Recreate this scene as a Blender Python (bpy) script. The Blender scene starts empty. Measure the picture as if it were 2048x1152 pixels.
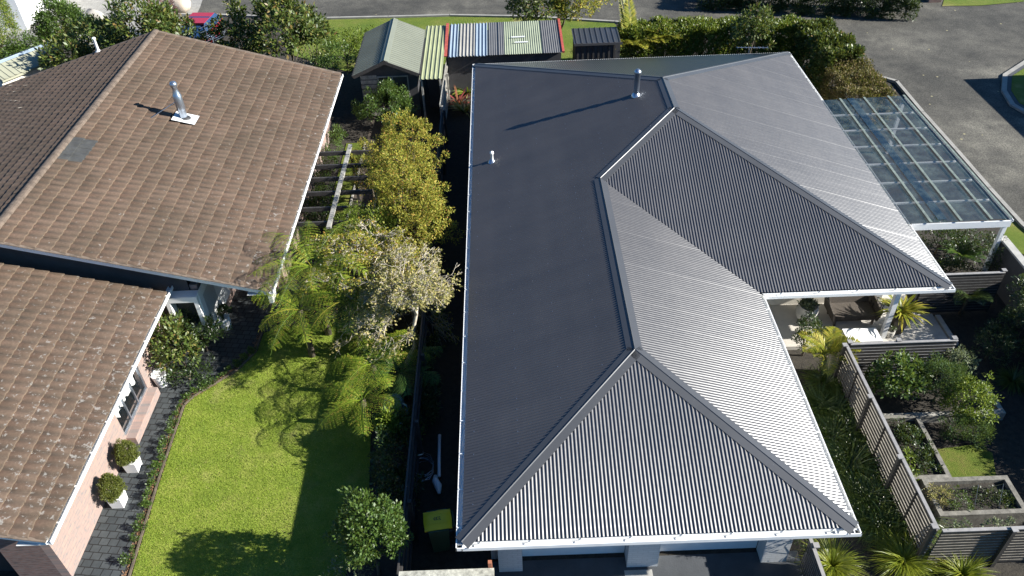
import bpy, math, random
import numpy as np
from mathutils import Vector
random.seed(7); rng = np.random.default_rng(7)
SC = bpy.context.scene
COL = SC.collection
PI = math.pi
# ------------------------------------------------------------------ camera
F_PX, CX, CY, CAMZ = 1591.0, 1024.0, 576.0, 17.1
R = np.array([[0.99929921, 0.03741188, 0.00119653],
              [-0.02311952, 0.6420482, -0.7663156],
              [-0.02943754, 0.76575091, 0.64246321]])
cam_d = bpy.data.cameras.new('camera'); cam = bpy.data.objects.new('camera', cam_d); COL.objects.link(cam)
from mathutils import Matrix
cam.matrix_world = Matrix.Translation((0, 0, CAMZ)) @ Matrix(R.tolist()).to_4x4()
cam_d.sensor_width = 36; cam_d.lens = F_PX / 2048 * 36; cam_d.clip_end = 500; cam_d.clip_start = .1
SC.camera = cam
# ------------------------------------------------------------------ light
SUN_EL, SUN_AZ = 28.5, -8.5        # azimuth measured from +X towards +Y: the sun stands to the right, slightly to the viewer's side
w = bpy.data.worlds.new('World'); SC.world = w; w.use_nodes = True
nt = w.node_tree; sky = nt.nodes.new('ShaderNodeTexSky'); sky.sky_type = 'NISHITA'; sky.sun_disc = False
sky.sun_elevation = math.radians(SUN_EL); sky.sun_rotation = math.radians(90 - SUN_AZ)
sky.air_density = 1.0; sky.dust_density = 0.6; sky.ozone_density = 2.5
bg = nt.nodes['Background']; wb = nt.nodes.new('ShaderNodeMix'); wb.data_type = 'RGBA'; wb.blend_type = 'MULTIPLY'; wb.inputs[0].default_value = 1.0; wb.inputs[7].default_value = (.42, .78, 1.12, 1)
nt.links.new(sky.outputs[0], wb.inputs[6]); nt.links.new(wb.outputs[2], bg.inputs[0]); bg.inputs[1].default_value = 0.05
sd = bpy.data.lights.new('sun', 'SUN'); sd.energy = 5.0; sd.angle = math.radians(0.5); sd.color = (1.0, 0.965, 0.90)
so = bpy.data.objects.new('sun', sd); COL.objects.link(so)
sv = Vector((math.cos(math.radians(SUN_EL)) * math.cos(math.radians(SUN_AZ)), math.cos(math.radians(SUN_EL)) * math.sin(math.radians(SUN_AZ)), math.sin(math.radians(SUN_EL))))
so.rotation_euler = sv.to_track_quat('Z', 'Y').to_euler(); so.location = (60, -10, 40)
SC.view_settings.view_transform = 'Standard'; SC.view_settings.look = 'None'
SC.view_settings.exposure = 1.35; SC.view_settings.gamma = 1.0
SC.render.engine = 'CYCLES'
SC.cycles.max_bounces = 5; SC.cycles.transparent_max_bounces = 8
SC.render.resolution_x = 1024; SC.render.resolution_y = 576

# ------------------------------------------------------------------ helpers
def at(px, py, z=0.0):
    "point at height z that the photograph shows at pixel px,py"
    d = R @ np.array([px - CX, -(py - CY), -F_PX]); t = (z - CAMZ) / d[2]; q = d * t; q[2] = z
    return q
def onx(px, py, x):
    d = R @ np.array([px - CX, -(py - CY), -F_PX]); q = d * (x / d[0]); q[2] += CAMZ; return q
def ony(px, py, y):
    d = R @ np.array([px - CX, -(py - CY), -F_PX]); q = d * (y / d[1]); q[2] += CAMZ; return q
def unit(v):
    v = np.asarray(v, float); return v / (np.linalg.norm(v) + 1e-12)

def tag(o, label=None, cat=None, group=None, kind=None):
    if label: o['label'] = label
    if cat: o['category'] = cat
    if group: o['group'] = group
    if kind: o['kind'] = kind
    return o
def thing(name, label, cat, loc=(0, 0, 0), group=None):
    o = bpy.data.objects.new(name, None); COL.objects.link(o); o.location = tuple(float(c) for c in loc); o.empty_display_size = .2
    return tag(o, label, cat, group)
def dup(root, loc, rz=0, sc=1.0, label=None):
    r = root.copy(); COL.objects.link(r); r.location = tuple(float(c) for c in loc); r.rotation_euler = (0, 0, rz); r.scale = (sc, sc, sc)
    if label: r['label'] = label
    for ch in list(root.children):
        c = ch.copy(); COL.objects.link(c); c.parent = r
        for g in list(ch.children):
            d = g.copy(); COL.objects.link(d); d.parent = c
    return r
def wloc(o):
    v = Vector((0, 0, 0))
    while o is not None: v += o.location; o = o.parent
    return np.array(v)

class MB:
    def __init__(s): s.v = []; s.f = []; s.mi = []; s.n = 0; s.cur = 0
    def add(s, vs, fs):
        b = s.n; vs = [tuple(map(float, q)) for q in vs]; s.v += vs; s.n += len(vs)
        s.f += [tuple(b + i for i in f) for f in fs]; s.mi += [s.cur] * len(fs)
    def box(s, a, b):
        x0, y0, z0 = a; x1, y1, z1 = b
        x0, x1 = min(x0, x1), max(x0, x1); y0, y1 = min(y0, y1), max(y0, y1); z0, z1 = min(z0, z1), max(z0, z1)
        s.add([(x0, y0, z0), (x1, y0, z0), (x1, y1, z0), (x0, y1, z0), (x0, y0, z1), (x1, y0, z1), (x1, y1, z1), (x0, y1, z1)],
              [(0, 3, 2, 1), (4, 5, 6, 7), (0, 1, 5, 4), (1, 2, 6, 5), (2, 3, 7, 6), (3, 0, 4, 7)])
    def bar(s, p, q, w_, h, up=(0, 0, 1)):
        "rectangular bar from p to q, width w_, height h"
        p = np.array(p, float); q = np.array(q, float); d = unit(q - p); sx = unit(np.cross(d, up)); u = np.cross(sx, d)
        c = [sx * a * w_ / 2 + u * b * h / 2 for a, b in ((-1, -1), (1, -1), (1, 1), (-1, 1))]
        s.add([p + k for k in c] + [q + k for k in c], [(0, 1, 2, 3), (7, 6, 5, 4), (0, 4, 5, 1), (1, 5, 6, 2), (2, 6, 7, 3), (3, 7, 4, 0)])
    def tube(s, pts, rad, n=8, caps=True):
        pts = [np.array(p, float) for p in pts]
        if not hasattr(rad, '__len__'): rad = [rad] * len(pts)
        vs = []; fs = []; ref = None
        for i, p in enumerate(pts):
            d = unit(pts[min(i + 1, len(pts) - 1)] - pts[max(i - 1, 0)])
            if ref is None: ref = unit(np.cross(d, (0.3, 0.9, .11) if abs(d[1]) < .9 else (1, 0, .1)))
            a = unit(ref - d * ref.dot(d)); ref = a; b = np.cross(d, a)
            vs += [p + rad[i] * (a * math.cos(2 * PI * k / n) + b * math.sin(2 * PI * k / n)) for k in range(n)]
        for i in range(len(pts) - 1):
            for k in range(n): fs.append((i * n + k, i * n + (k + 1) % n, (i + 1) * n + (k + 1) % n, (i + 1) * n + k))
        if caps: fs.append(tuple(range(n - 1, -1, -1))); fs.append(tuple((len(pts) - 1) * n + k for k in range(n)))
        s.add(vs, fs)
    def lathe(s, c, prof, n=20):
        "prof list of (radius, z)"
        vs = []; fs = []
        for r, z in prof: vs += [(c[0] + r * math.cos(2 * PI * k / n), c[1] + r * math.sin(2 * PI * k / n), c[2] + z) for k in range(n)]
        for i in range(len(prof) - 1):
            for k in range(n): fs.append((i * n + k, i * n + (k + 1) % n, (i + 1) * n + (k + 1) % n, (i + 1) * n + k))
        s.add(vs, fs)
    def prism(s, poly, z0, z1):
        n = len(poly); vs = [(p[0], p[1], z0) for p in poly] + [(p[0], p[1], z1) for p in poly]
        a = sum(poly[i][0] * poly[(i + 1) % n][1] - poly[(i + 1) % n][0] * poly[i][1] for i in range(n))
        fs = [(i, (i + 1) % n, n + (i + 1) % n, n + i) for i in range(n)]
        fs += [tuple(range(n, 2 * n)), tuple(range(n - 1, -1, -1))]
        if a < 0: fs = [f[::-1] for f in fs]
        s.add(vs, fs)
    def build(s, name, mat, parent=None, smooth=False, base=None):
        me = bpy.data.meshes.new(name)
        off = wloc(parent) if parent is not None else (np.array(base, float) if base is not None else np.zeros(3))
        V = np.array(s.v, float) - off
        me.from_pydata([tuple(v) for v in V.tolist()], [], s.f)
        mats = mat if isinstance(mat, (list, tuple)) else [mat]
        for m in mats: me.materials.append(m)
        if len(mats) > 1: me.polygons.foreach_set('material_index', s.mi)
        if smooth: me.polygons.foreach_set('use_smooth', [True] * len(me.polygons))
        me.update()
        o = bpy.data.objects.new(name, me); COL.objects.link(o)
        if parent is not None: o.parent = parent
        else: o.location = tuple(off.tolist())
        return o

def npmesh(name, V, k, mat, parent=None, smooth=False, base=None, F=None):
    "V (n*k,3) array, every k verts one face (or explicit faces F (m,4))"
    off = wloc(parent) if parent is not None else (np.array(base, float) if base is not None else np.zeros(3))
    V = (np.asarray(V, float) - off).astype(np.float32); me = bpy.data.meshes.new(name)
    me.vertices.add(len(V)); me.vertices.foreach_set('co', V.ravel())
    if F is None: F = np.arange(len(V)).reshape(-1, k)
    m, k = F.shape
    me.loops.add(m * k); me.loops.foreach_set('vertex_index', F.ravel().astype(np.int32))
    me.polygons.add(m); me.polygons.foreach_set('loop_start', np.arange(0, m * k, k, dtype=np.int32))
    me.polygons.foreach_set('loop_total', np.full(m, k, np.int32))
    if smooth: me.polygons.foreach_set('use_smooth', np.ones(m, bool))
    me.materials.append(mat); me.update(calc_edges=True)
    o = bpy.data.objects.new(name, me); COL.objects.link(o)
    if parent is not None: o.parent = parent
    else: o.location = tuple(off.tolist())
    return o

# ------------------------------------------------------------------ materials
def N(t, ty, **kw):
    n = t.nodes.new(ty)
    for k, v in kw.items(): setattr(n, k, v)
    return n
def rgba(c): return (c[0], c[1], c[2], 1)
def ramp(t, fac, stops):
    r = N(t, 'ShaderNodeValToRGB'); e = r.color_ramp.elements
    while len(e) < len(stops): e.new(.5)
    for i, (p, c) in enumerate(stops): e[i].position = p; e[i].color = rgba(c)
    t.links.new(fac, r.inputs[0]); return r.outputs[0]
def noise(t, scale, detail=4, rough=.6, vec=None, stretch=None):
    n = N(t, 'ShaderNodeTexNoise'); n.inputs['Scale'].default_value = scale; n.inputs['Detail'].default_value = detail; n.inputs['Roughness'].default_value = rough
    if vec is None:
        tc = N(t, 'ShaderNodeNewGeometry'); vec = tc.outputs['Position']
    if stretch:
        mp = N(t, 'ShaderNodeMapping'); mp.inputs['Scale'].default_value = stretch; t.links.new(vec, mp.inputs[0]); vec = mp.outputs[0]
    t.links.new(vec, n.inputs['Vector']); return n.outputs['Fac']
def mixc(t, fac, a, b, mode='MIX'):
    m = N(t, 'ShaderNodeMix'); m.data_type = 'RGBA'; m.blend_type = mode
    if isinstance(fac, float): m.inputs[0].default_value = fac
    else: t.links.new(fac, m.inputs[0])
    for i, x in ((6, a), (7, b)):
        if isinstance(x, tuple): m.inputs[i].default_value = rgba(x)
        else: t.links.new(x, m.inputs[i])
    return m.outputs[2]
def bsdf(name, rough=.6, spec=.5, metal=0.0):
    m = bpy.data.materials.new(name); m.use_nodes = True; t = m.node_tree; b = t.nodes['Principled BSDF']
    b.inputs['Roughness'].default_value = rough; b.inputs['Specular IOR Level'].default_value = spec; b.inputs['Metallic'].default_value = metal
    return m, t, b
def bump(t, b, h, strength, dist):
    n = N(t, 'ShaderNodeBump'); n.inputs['Strength'].default_value = strength; n.inputs['Distance'].default_value = dist
    t.links.new(h, n.inputs['Height']); t.links.new(n.outputs[0], b.inputs['Normal'])
def simple(name, c, rough=.6, spec=.5, metal=0., var=.25, scale=3., bs=0., bscale=30., fine=None):
    m, t, b = bsdf(name, rough, spec, metal)
    dk = tuple(x * (1 - var) for x in c); lt = tuple(min(1, x * (1 + var)) for x in c)
    nz = noise(t, scale, 6, .65)
    t.links.new(ramp(t, nz, [(.3, dk), (.7, lt)]), b.inputs['Base Color'])
    if bs > 0: bump(t, b, noise(t, bscale, 4), bs, .02)
    return m
def leafmat(name, stops, rough=.5, spec=.35, trans=.25):
    m, t, b = bsdf(name, rough, spec)
    g = N(t, 'ShaderNodeNewGeometry')
    base = ramp(t, g.outputs['Random Per Island'], stops)
    if name == 'lawn_blade':
        base = mixc(t, .8, base, ramp(t, noise(t, 2.6, 6, .75), [(.34, (.55, .62, .5)), (.5, (1, 1, 1)), (.66, (1.35, 1.2, 1.5))]), 'MULTIPLY')
        base = mixc(t, ramp(t, noise(t, .9, 5, .7), [(.54, (0, 0, 0)), (.68, (.8, .8, .8))]), base, (.30, .26, .11))
    t.links.new(base, b.inputs['Base Color'])
    tr = N(t, 'ShaderNodeBsdfTranslucent'); t.links.new(mixc(t, .35, base, (.35, .42, .05)), tr.inputs[0])
    mx = N(t, 'ShaderNodeMixShader'); mx.inputs[0].default_value = trans
    t.links.new(b.outputs[0], mx.inputs[1]); t.links.new(tr.outputs[0], mx.inputs[2])
    t.links.new(mx.outputs[0], t.nodes['Material Output'].inputs[0])
    return m

# painted corrugated steel
def steel(name, c, rough=.38, spec=.6, dirt=.2):
    m, t, b = bsdf(name, rough, spec)
    if spec > .9: b.inputs['IOR'].default_value = 1.58
    nz = noise(t, .9, 5, .6); fine = noise(t, 9, 4, .7)
    col = mixc(t, nz, tuple(x * (1 - dirt) for x in c), tuple(x * (1 + dirt) for x in c))
    if spec > .9:
        for st in ((.12, 1.3, .12), (1.3, .12, .12)): col = mixc(t, .22, col, ramp(t, noise(t, 1., 3, .5, None, st), [(.35, (.72, .74, .78)), (.65, (1.28, 1.27, 1.25))]), 'MULTIPLY')
    sp = ramp(t, noise(t, 26, 2, .5), [(.76, (0, 0, 0)), (.80, (1, 1, 1))])
    col = mixc(t, sp, col, tuple(min(1, x * 3 + .05) for x in c))
    t.links.new(col, b.inputs['Base Color'])
    r = N(t, 'ShaderNodeMapRange'); r.inputs[3].default_value = rough - .05; r.inputs[4].default_value = rough + .08
    t.links.new(fine, r.inputs[0]); t.links.new(r.outputs[0], b.inputs['Roughness'])
    return m
M = {}
M['roof'] = steel('charcoal_steel', (.060, .056, .053), .30, .98)
M['cap'] = steel('charcoal_flashing', (.060, .062, .066), .42, .6)
M['white'] = simple('white_paint', (.80, .80, .78), .45, .4, var=.05)
M['gutter'] = simple('gutter_white', (.78, .78, .76), .4, .5, var=.06)
M['greenroof'] = steel('sage_steel', (.165, .175, .135), .5, .5, .25)
M['greenroof2'] = steel('pale_green_steel', (.28, .30, .17), .55, .4, .3)
M['tinblue'] = steel('pale_blue_steel', (.25, .31, .37), .6, .4, .25)
M['tingrey'] = steel('weathered_grey_steel', (.30, .29, .26), .6, .4, .35)
M['tindark'] = steel('dark_grey_steel', (.12, .12, .12), .5, .5, .3)
M['tingreen'] = steel('faded_green_steel', (.24, .27, .19), .6, .4, .35)
M['red'] = simple('faded_red_paint', (.35, .07, .05), .6, var=.35, scale=8)
M['blacksteel'] = steel('black_steel', (.04, .042, .045), .32, .6, .2)
M['beigeroof'] = steel('beige_steel', (.30, .30, .22), .55, .4, .25)
M['metal'] = simple('galvanised', (.40, .45, .52), .32, .6, .9, var=.1)
M['rubber'] = simple('rubber', (.03, .03, .032), .6)
M['lead'] = simple('lead_flashing', (.62, .63, .62), .6, var=.2, scale=9)
M['pvc'] = simple('white_pvc', (.8, .8, .8), .35, var=.03)
M['darkwood'] = simple('dark_stained_timber', (.035, .032, .03), .7, var=.35, scale=6)
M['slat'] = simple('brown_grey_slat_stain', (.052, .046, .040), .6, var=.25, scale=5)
M['slatedge'] = simple('painted_sunlit_slat_edge', (.26, .235, .19), .7, var=.3, scale=5)  # paler copy of the slat timber: sunlight on the tops put into colour
M['slatcap'] = simple('pale_grey_cap_and_sunlit_edge', (.26, .25, .24), .6, var=.2, scale=5)
M['greywood'] = simple('weathered_timber', (.26, .25, .22), .85, var=.45, scale=7, bs=.3)
M['lichenwood'] = simple('lichened_timber', (.36, .35, .29), .85, var=.5, scale=9, bs=.3)
M['blackwall'] = simple('dark_cladding_and_gable_shade', (.045, .045, .048), .7, var=.2)
M['bedwood'] = simple('dull_bed_timber', (.165, .155, .13), .85, var=.45, scale=7, bs=.3)
M['conc'] = simple('concrete', (.36, .35, .32), .85, var=.2, scale=2.5, bs=.15)
M['kerb'] = simple('kerb_concrete', (.27, .26, .235), .9, var=.2, scale=2)
M['drive'] = simple('dark_driveway', (.055, .06, .066), .8, var=.25, scale=1.2, bs=.3)
M['patio'] = simple('patio_concrete', (.46, .43, .38), .8, var=.15, scale=1.7, bs=.1)
M['soil'] = simple('soil', (.030, .025, .018), .95, var=.5, scale=7, bs=.8, bscale=20)
M['bark'] = simple('bark_mulch', (.055, .042, .03), .95, var=.6, scale=12, bs=.8, bscale=25)
M['trunk'] = simple('brown_bark', (.10, .08, .055), .9, var=.4, scale=8, bs=.5)
M['twig'] = simple('pale_lichened_bark', (.46, .41, .32), .85, var=.3, scale=9)
M['wallwhite'] = simple('white_render', (.72, .73, .73), .7, var=.06)
M['cream'] = simple('cream_wall', (.62, .58, .50), .8, var=.12, scale=4)
M['pot'] = simple('grey_concrete_pot', (.42, .40, .36), .8, var=.2, scale=5)
M['wicker'] = simple('brown_wicker', (.075, .062, .05), .7, var=.4, scale=30)
M['black'] = simple('black_plastic', (.02, .02, .022), .45)
M['binbody'] = simple('dark_green_plastic', (.02, .05, .03), .5)
M['binlid'] = simple('yellow_plastic', (.80, .60, .02), .45, var=.08)
M['barrel'] = simple('pale_blue_plastic', (.25, .42, .48), .5)
M['carred'] = simple('red_car_paint', (.35, .02, .03), .25, .7, var=.05)
M['carglass'] = simple('car_glass', (.02, .05, .12), .08, .9, var=.05)
M['rock'] = simple('pale_boulder', (.50, .42, .33), .85, var=.25, scale=3, bs=.5, bscale=8)
M['rockdark'] = simple('grey_boulder', (.30, .28, .25), .85, var=.35, scale=3, bs=.5, bscale=8)
M['curtain'] = simple('white_curtain', (.80, .80, .78), .8, var=.04)
M['dark'] = simple('dark_interior', (.02, .02, .022), .9)
M['terracotta'] = simple('terracotta', (.35, .13, .07), .8)
M['straw'] = simple('bamboo', (.45, .38, .22), .7)
# glass
def glass(name, c, rough=.05, alpha=.35):
    m, t, b = bsdf(name, rough, .8); b.inputs['Base Color'].default_value = rgba(c); b.inputs['Alpha'].default_value = alpha; return m
M['glass'] = glass('window_glass', (.03, .04, .045), .04, .12)
def polycarb():
    m, t, b = bsdf('clear_polycarbonate', .16, .7)
    nz = noise(t, 1.6, 5, .7); d = ramp(t, nz, [(.42, (.012, .034, .058)), (.80, (.13, .17, .16))])
    t.links.new(d, b.inputs['Base Color'])
    a = N(t, 'ShaderNodeMapRange'); a.inputs[1].default_value = .35; a.inputs[2].default_value = .75; a.inputs[3].default_value = .48; a.inputs[4].default_value = .70
    t.links.new(nz, a.inputs[0]); t.links.new(a.outputs[0], b.inputs['Alpha']); return m
M['poly'] = polycarb()
M['polystrip'] = simple('grimy_pale_strip', (.17, .20, .17), .5, var=.4, scale=9)
def asphalt():
    m, t, b = bsdf('asphalt', .9, .3)
    big = noise(t, .16, 6, .65); mid = noise(t, 1.1, 7, .75); fine = noise(t, 15, 5, .85)
    c = ramp(t, big, [(.35, (.048, .047, .043)), (.52, (.078, .075, .067)), (.66, (.135, .129, .112))])
    c = mixc(t, .7, c, ramp(t, mid, [(.34, (.50, .50, .50)), (.66, (1.38, 1.35, 1.27))]), 'MULTIPLY')
    c = mixc(t, .85, c, ramp(t, fine, [(.36, (.3, .3, .3)), (.64, (1.75, 1.75, 1.7))]), 'MULTIPLY')
    vo = N(t, 'ShaderNodeTexVoronoi'); vo.inputs['Scale'].default_value = 1.1; g = N(t, 'ShaderNodeNewGeometry'); t.links.new(g.outputs['Position'], vo.inputs['Vector'])
    leaf = ramp(t, vo.outputs['Distance'], [(.045, (1, 1, 1)), (.06, (0, 0, 0))])
    c = mixc(t, leaf, c, (.30, .27, .15))
    t.links.new(c, b.inputs['Base Color']); bump(t, b, fine, .6, .01); return m
M['asphalt'] = asphalt()
def grassmat(name, a, b_, c_, s=1.2):
    m, t, b = bsdf(name, .9, .15)
    n1 = noise(t, s, 6, .7); n2 = noise(t, 38, 5, .8); n3 = noise(t, .5, 3, .6)
    c = ramp(t, n1, [(.3, a), (.5, b_), (.72, c_)])
    c = mixc(t, .8, c, ramp(t, n2, [(.3, (.45, .5, .4)), (.7, (1.5, 1.4, 1.4))]), 'MULTIPLY')
    pt = ramp(t, n3, [(.62, (0, 0, 0)), (.75, (1, 1, 1))])
    c = mixc(t, pt, c, (.30, .27, .11))
    t.links.new(c, b.inputs['Base Color']); bump(t, b, n2, .9, .03); return m
M['lawn'] = grassmat('lawn', (.14, .20, .03), (.19, .25, .035), (.27, .29, .07))
M['verge'] = grassmat('verge_grass', (.07, .12, .02), (.11, .15, .025), (.17, .17, .05), .5)
M['moss'] = grassmat('moss_grass', (.06, .10, .012), (.10, .13, .02), (.15, .13, .04), 2.)
def pavers():
    m, t, b = bsdf('dark_pavers', .75, .35)
    g = N(t, 'ShaderNodeNewGeometry'); mp = N(t, 'ShaderNodeMapping'); mp.inputs['Rotation'].default_value = (0, 0, math.radians(8)); t.links.new(g.outputs['Position'], mp.inputs[0])
    br = N(t, 'ShaderNodeTexBrick'); br.inputs['Scale'].default_value = 1.; br.inputs['Brick Width'].default_value = .24; br.inputs['Row Height'].default_value = .2; br.inputs['Mortar Size'].default_value = .012
    br.inputs['Color1'].default_value = rgba((.040, .047, .050)); br.inputs['Color2'].default_value = rgba((.060, .068, .070)); br.inputs['Mortar'].default_value = rgba((.012, .012, .012))
    t.links.new(mp.outputs[0], br.inputs['Vector'])
    c = mixc(t, .6, br.outputs['Color'], ramp(t, noise(t, 3, 5, .7), [(.3, (.6, .6, .6)), (.7, (1.3, 1.3, 1.3))]), 'MULTIPLY')
    t.links.new(c, b.inputs['Base Color']); bump(t, b, br.outputs['Fac'], -.5, .01); return m
M['pavers'] = pavers()
def brick(name, c1, c2, mortar, axis='x', bw=.24, rh=.086, darker=1.):
    m, t, b = bsdf(name, .85, .3)
    g = N(t, 'ShaderNodeNewGeometry'); sp = N(t, 'ShaderNodeSeparateXYZ'); cb = N(t, 'ShaderNodeCombineXYZ'); t.links.new(g.outputs['Position'], sp.inputs[0])
    t.links.new(sp.outputs[1 if axis == 'x' else 0], cb.inputs[0]); t.links.new(sp.outputs[2], cb.inputs[1])
    br = N(t, 'ShaderNodeTexBrick'); br.inputs['Scale'].default_value = 1.; br.inputs['Brick Width'].default_value = bw; br.inputs['Row Height'].default_value = rh; br.inputs['Mortar Size'].default_value = .012
    br.inputs['Color1'].default_value = rgba(c1); br.inputs['Color2'].default_value = rgba(c2); br.inputs['Mortar'].default_value = rgba(mortar); br.inputs['Bias'].default_value = 0
    t.links.new(cb.outputs[0], br.inputs['Vector'])
    wn = noise(t, 5, 2, .5, cb.outputs[0], (1.2, 4, 1))
    c = mixc(t, .55, br.outputs['Color'], ramp(t, wn, [(.35, c2), (.5, c1), (.62, tuple(.5 * (p + q) + .03 for p, q in zip(c1, mortar)))]))
    t.links.new(c, b.inputs['Base Color']); bump(t, b, br.outputs['Fac'], -.5, .01); return m
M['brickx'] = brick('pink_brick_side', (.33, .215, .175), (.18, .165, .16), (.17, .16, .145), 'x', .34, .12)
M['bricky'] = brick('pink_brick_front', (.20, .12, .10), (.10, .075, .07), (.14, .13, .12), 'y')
M['paley'] = brick('pale_brick_front', (.52, .53, .52), (.45, .46, .46), (.36, .36, .36), 'y')
M['palex'] = brick('pale_brick_side', (.52, .53, .52), (.45, .46, .46), (.36, .36, .36), 'x')
def tilemat():
    m, t, b = bsdf('concrete_roof_tile', .88, .25)
    g = N(t, 'ShaderNodeNewGeometry')
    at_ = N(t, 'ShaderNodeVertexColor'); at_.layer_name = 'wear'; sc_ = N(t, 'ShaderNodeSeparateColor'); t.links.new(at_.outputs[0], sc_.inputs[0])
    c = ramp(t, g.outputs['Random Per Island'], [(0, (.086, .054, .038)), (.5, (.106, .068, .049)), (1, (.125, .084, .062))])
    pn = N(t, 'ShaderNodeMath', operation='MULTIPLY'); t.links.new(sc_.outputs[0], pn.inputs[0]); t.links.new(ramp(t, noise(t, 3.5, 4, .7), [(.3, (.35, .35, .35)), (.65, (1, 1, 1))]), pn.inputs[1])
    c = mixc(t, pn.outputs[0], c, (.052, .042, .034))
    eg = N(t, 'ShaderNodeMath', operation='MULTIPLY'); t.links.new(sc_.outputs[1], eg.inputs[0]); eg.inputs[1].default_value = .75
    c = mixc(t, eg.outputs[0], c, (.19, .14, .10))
    n1 = noise(t, .45, 5, .7)
    c = mixc(t, .75, c, ramp(t, n1, [(.32, (.62, .66, .62)), (.68, (1.12, 1.08, 1.05))]), 'MULTIPLY')
    c = mixc(t, .7, c, ramp(t, noise(t, 14, 5, .7), [(.3, (.65, .65, .65)), (.7, (1.25, 1.25, 1.25))]), 'MULTIPLY')
    # lichen spots, denser towards the gutters
    sp = N(t, 'ShaderNodeSeparateXYZ'); t.links.new(g.outputs['Position'], sp.inputs[0])
    gx = N(t, 'ShaderNodeMapRange'); gx.inputs[1].default_value = 4.4; gx.inputs[2].default_value = 2.5; gx.inputs[3].default_value = 0; gx.inputs[4].default_value = .075; t.links.new(sp.outputs[2], gx.inputs[0])
    gy = N(t, 'ShaderNodeMapRange'); gy.inputs[1].default_value = 26; gy.inputs[2].default_value = 15; gy.inputs[3].default_value = 0; gy.inputs[4].default_value = .035; t.links.new(sp.outputs[1], gy.inputs[0])
    ad = N(t, 'ShaderNodeMath', operation='ADD'); t.links.new(gx.outputs[0], ad.inputs[0]); t.links.new(gy.outputs[0], ad.inputs[1])
    ls = noise(t, 7.0, 7, .70); ad2 = N(t, 'ShaderNodeMath', operation='ADD'); t.links.new(ls, ad2.inputs[0]); t.links.new(ad.outputs[0], ad2.inputs[1])
    lm = ramp(t, ad2.outputs[0], [(.685, (0, 0, 0)), (.715, (1, 1, 1))])
    lmx = N(t, 'ShaderNodeMath', operation='MULTIPLY'); t.links.new(lm, lmx.inputs[0]); lmx.inputs[1].default_value = .7
    c = mixc(t, lmx.outputs[0], c, (.27, .255, .23))
    t.links.new(c, b.inputs['Base Color']); bump(t, b, noise(t, 40, 3), .4, .01); return m
M['tile'] = tilemat()
M['tilegrey'] = simple('slate_grey_tile', (.050, .051, .049), .8, var=.35, scale=4)
M['tilecap'] = simple('ridge_tile_mortar', (.12, .09, .067), .9, var=.45, scale=5, bs=.4)
# foliage
G = leafmat
M['l_mag'] = G('glossy_magnolia_leaf', [(0, (.035, .060, .012)), (.6, (.070, .105, .018)), (.85, (.13, .15, .03)), (1, (.18, .11, .035))], .46, .45, .18)
M['l_gold'] = G('golden_leaf', [(0, (.14, .17, .022)), (.45, (.24, .245, .03)), (.8, (.36, .30, .045)), (1, (.32, .16, .04))], .6, .3, .3)
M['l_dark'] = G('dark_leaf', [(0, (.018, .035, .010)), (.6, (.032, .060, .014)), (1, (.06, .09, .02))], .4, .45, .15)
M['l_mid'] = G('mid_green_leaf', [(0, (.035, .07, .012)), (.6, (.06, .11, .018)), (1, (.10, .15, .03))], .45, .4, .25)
M['l_lime'] = G('lime_leaf', [(0, (.08, .13, .012)), (.6, (.13, .19, .018)), (1, (.2, .23, .03))], .5, .35, .3)
M['l_fern'] = G('tree_fern_leaf', [(0, (.10, .17, .014)), (.5, (.17, .24, .02)), (.85, (.26, .29, .03)), (1, (.34, .26, .05))], .55, .3, .3)
M['l_fernd'] = G('dark_fern_leaf', [(0, (.04, .09, .02)), (.6, (.06, .13, .025)), (1, (.10, .16, .03))], .5, .3, .3)
M['l_palm'] = G('palm_leaf', [(0, (.13, .17, .015)), (.6, (.27, .27, .03)), (1, (.42, .34, .05))], .45, .4, .3)
M['l_pale'] = G('pale_yellow_green_leaf', [(0, (.19, .19, .06)), (.6, (.32, .29, .10)), (1, (.42, .33, .14))], .6, .3, .3)
M['l_hedge'] = G('hedge_leaf', [(0, (.06, .10, .012)), (.6, (.12, .17, .02)), (.9, (.20, .23, .03)), (1, (.24, .17, .04))], .42, .45, .25)
M['l_brown'] = G('brown_green_leaf', [(0, (.08, .075, .02)), (.5, (.12, .10, .03)), (1, (.19, .12, .05))], .6, .3, .2)
M['l_box'] = G('box_leaf', [(0, (.05, .065, .012)), (.6, (.085, .10, .016)), (1, (.14, .15, .03))], .5, .3, .2)
M['l_rose'] = G('rosemary_leaf', [(0, (.03, .07, .02)), (.6, (.055, .11, .03)), (1, (.10, .15, .05))], .55, .3, .2)
M['l_sage'] = G('sage_leaf', [(0, (.10, .13, .07)), (1, (.2, .22, .13))], .7, .2, .2)
M['l_red'] = G('red_leaf', [(0, (.16, .02, .03)), (.6, (.28, .05, .06)), (1, (.3, .14, .06))], .5, .4, .25)
M['l_purple'] = G('purple_leaf', [(0, (.07, .03, .035)), (.6, (.13, .05, .05)), (1, (.2, .10, .06))], .5, .4, .2)
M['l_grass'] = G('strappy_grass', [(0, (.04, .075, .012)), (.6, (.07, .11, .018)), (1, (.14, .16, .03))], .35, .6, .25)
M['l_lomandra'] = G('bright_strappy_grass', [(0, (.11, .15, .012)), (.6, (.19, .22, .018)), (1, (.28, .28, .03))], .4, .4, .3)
M['l_blade'] = G('lawn_blade', [(0, (.15, .23, .025)), (.6, (.22, .31, .035)), (.9, (.32, .37, .07)), (1, (.42, .38, .16))], .7, .15, .3)
M['deadfrond'] = simple('dead_frond', (.22, .12, .06), .9, var=.3)

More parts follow.
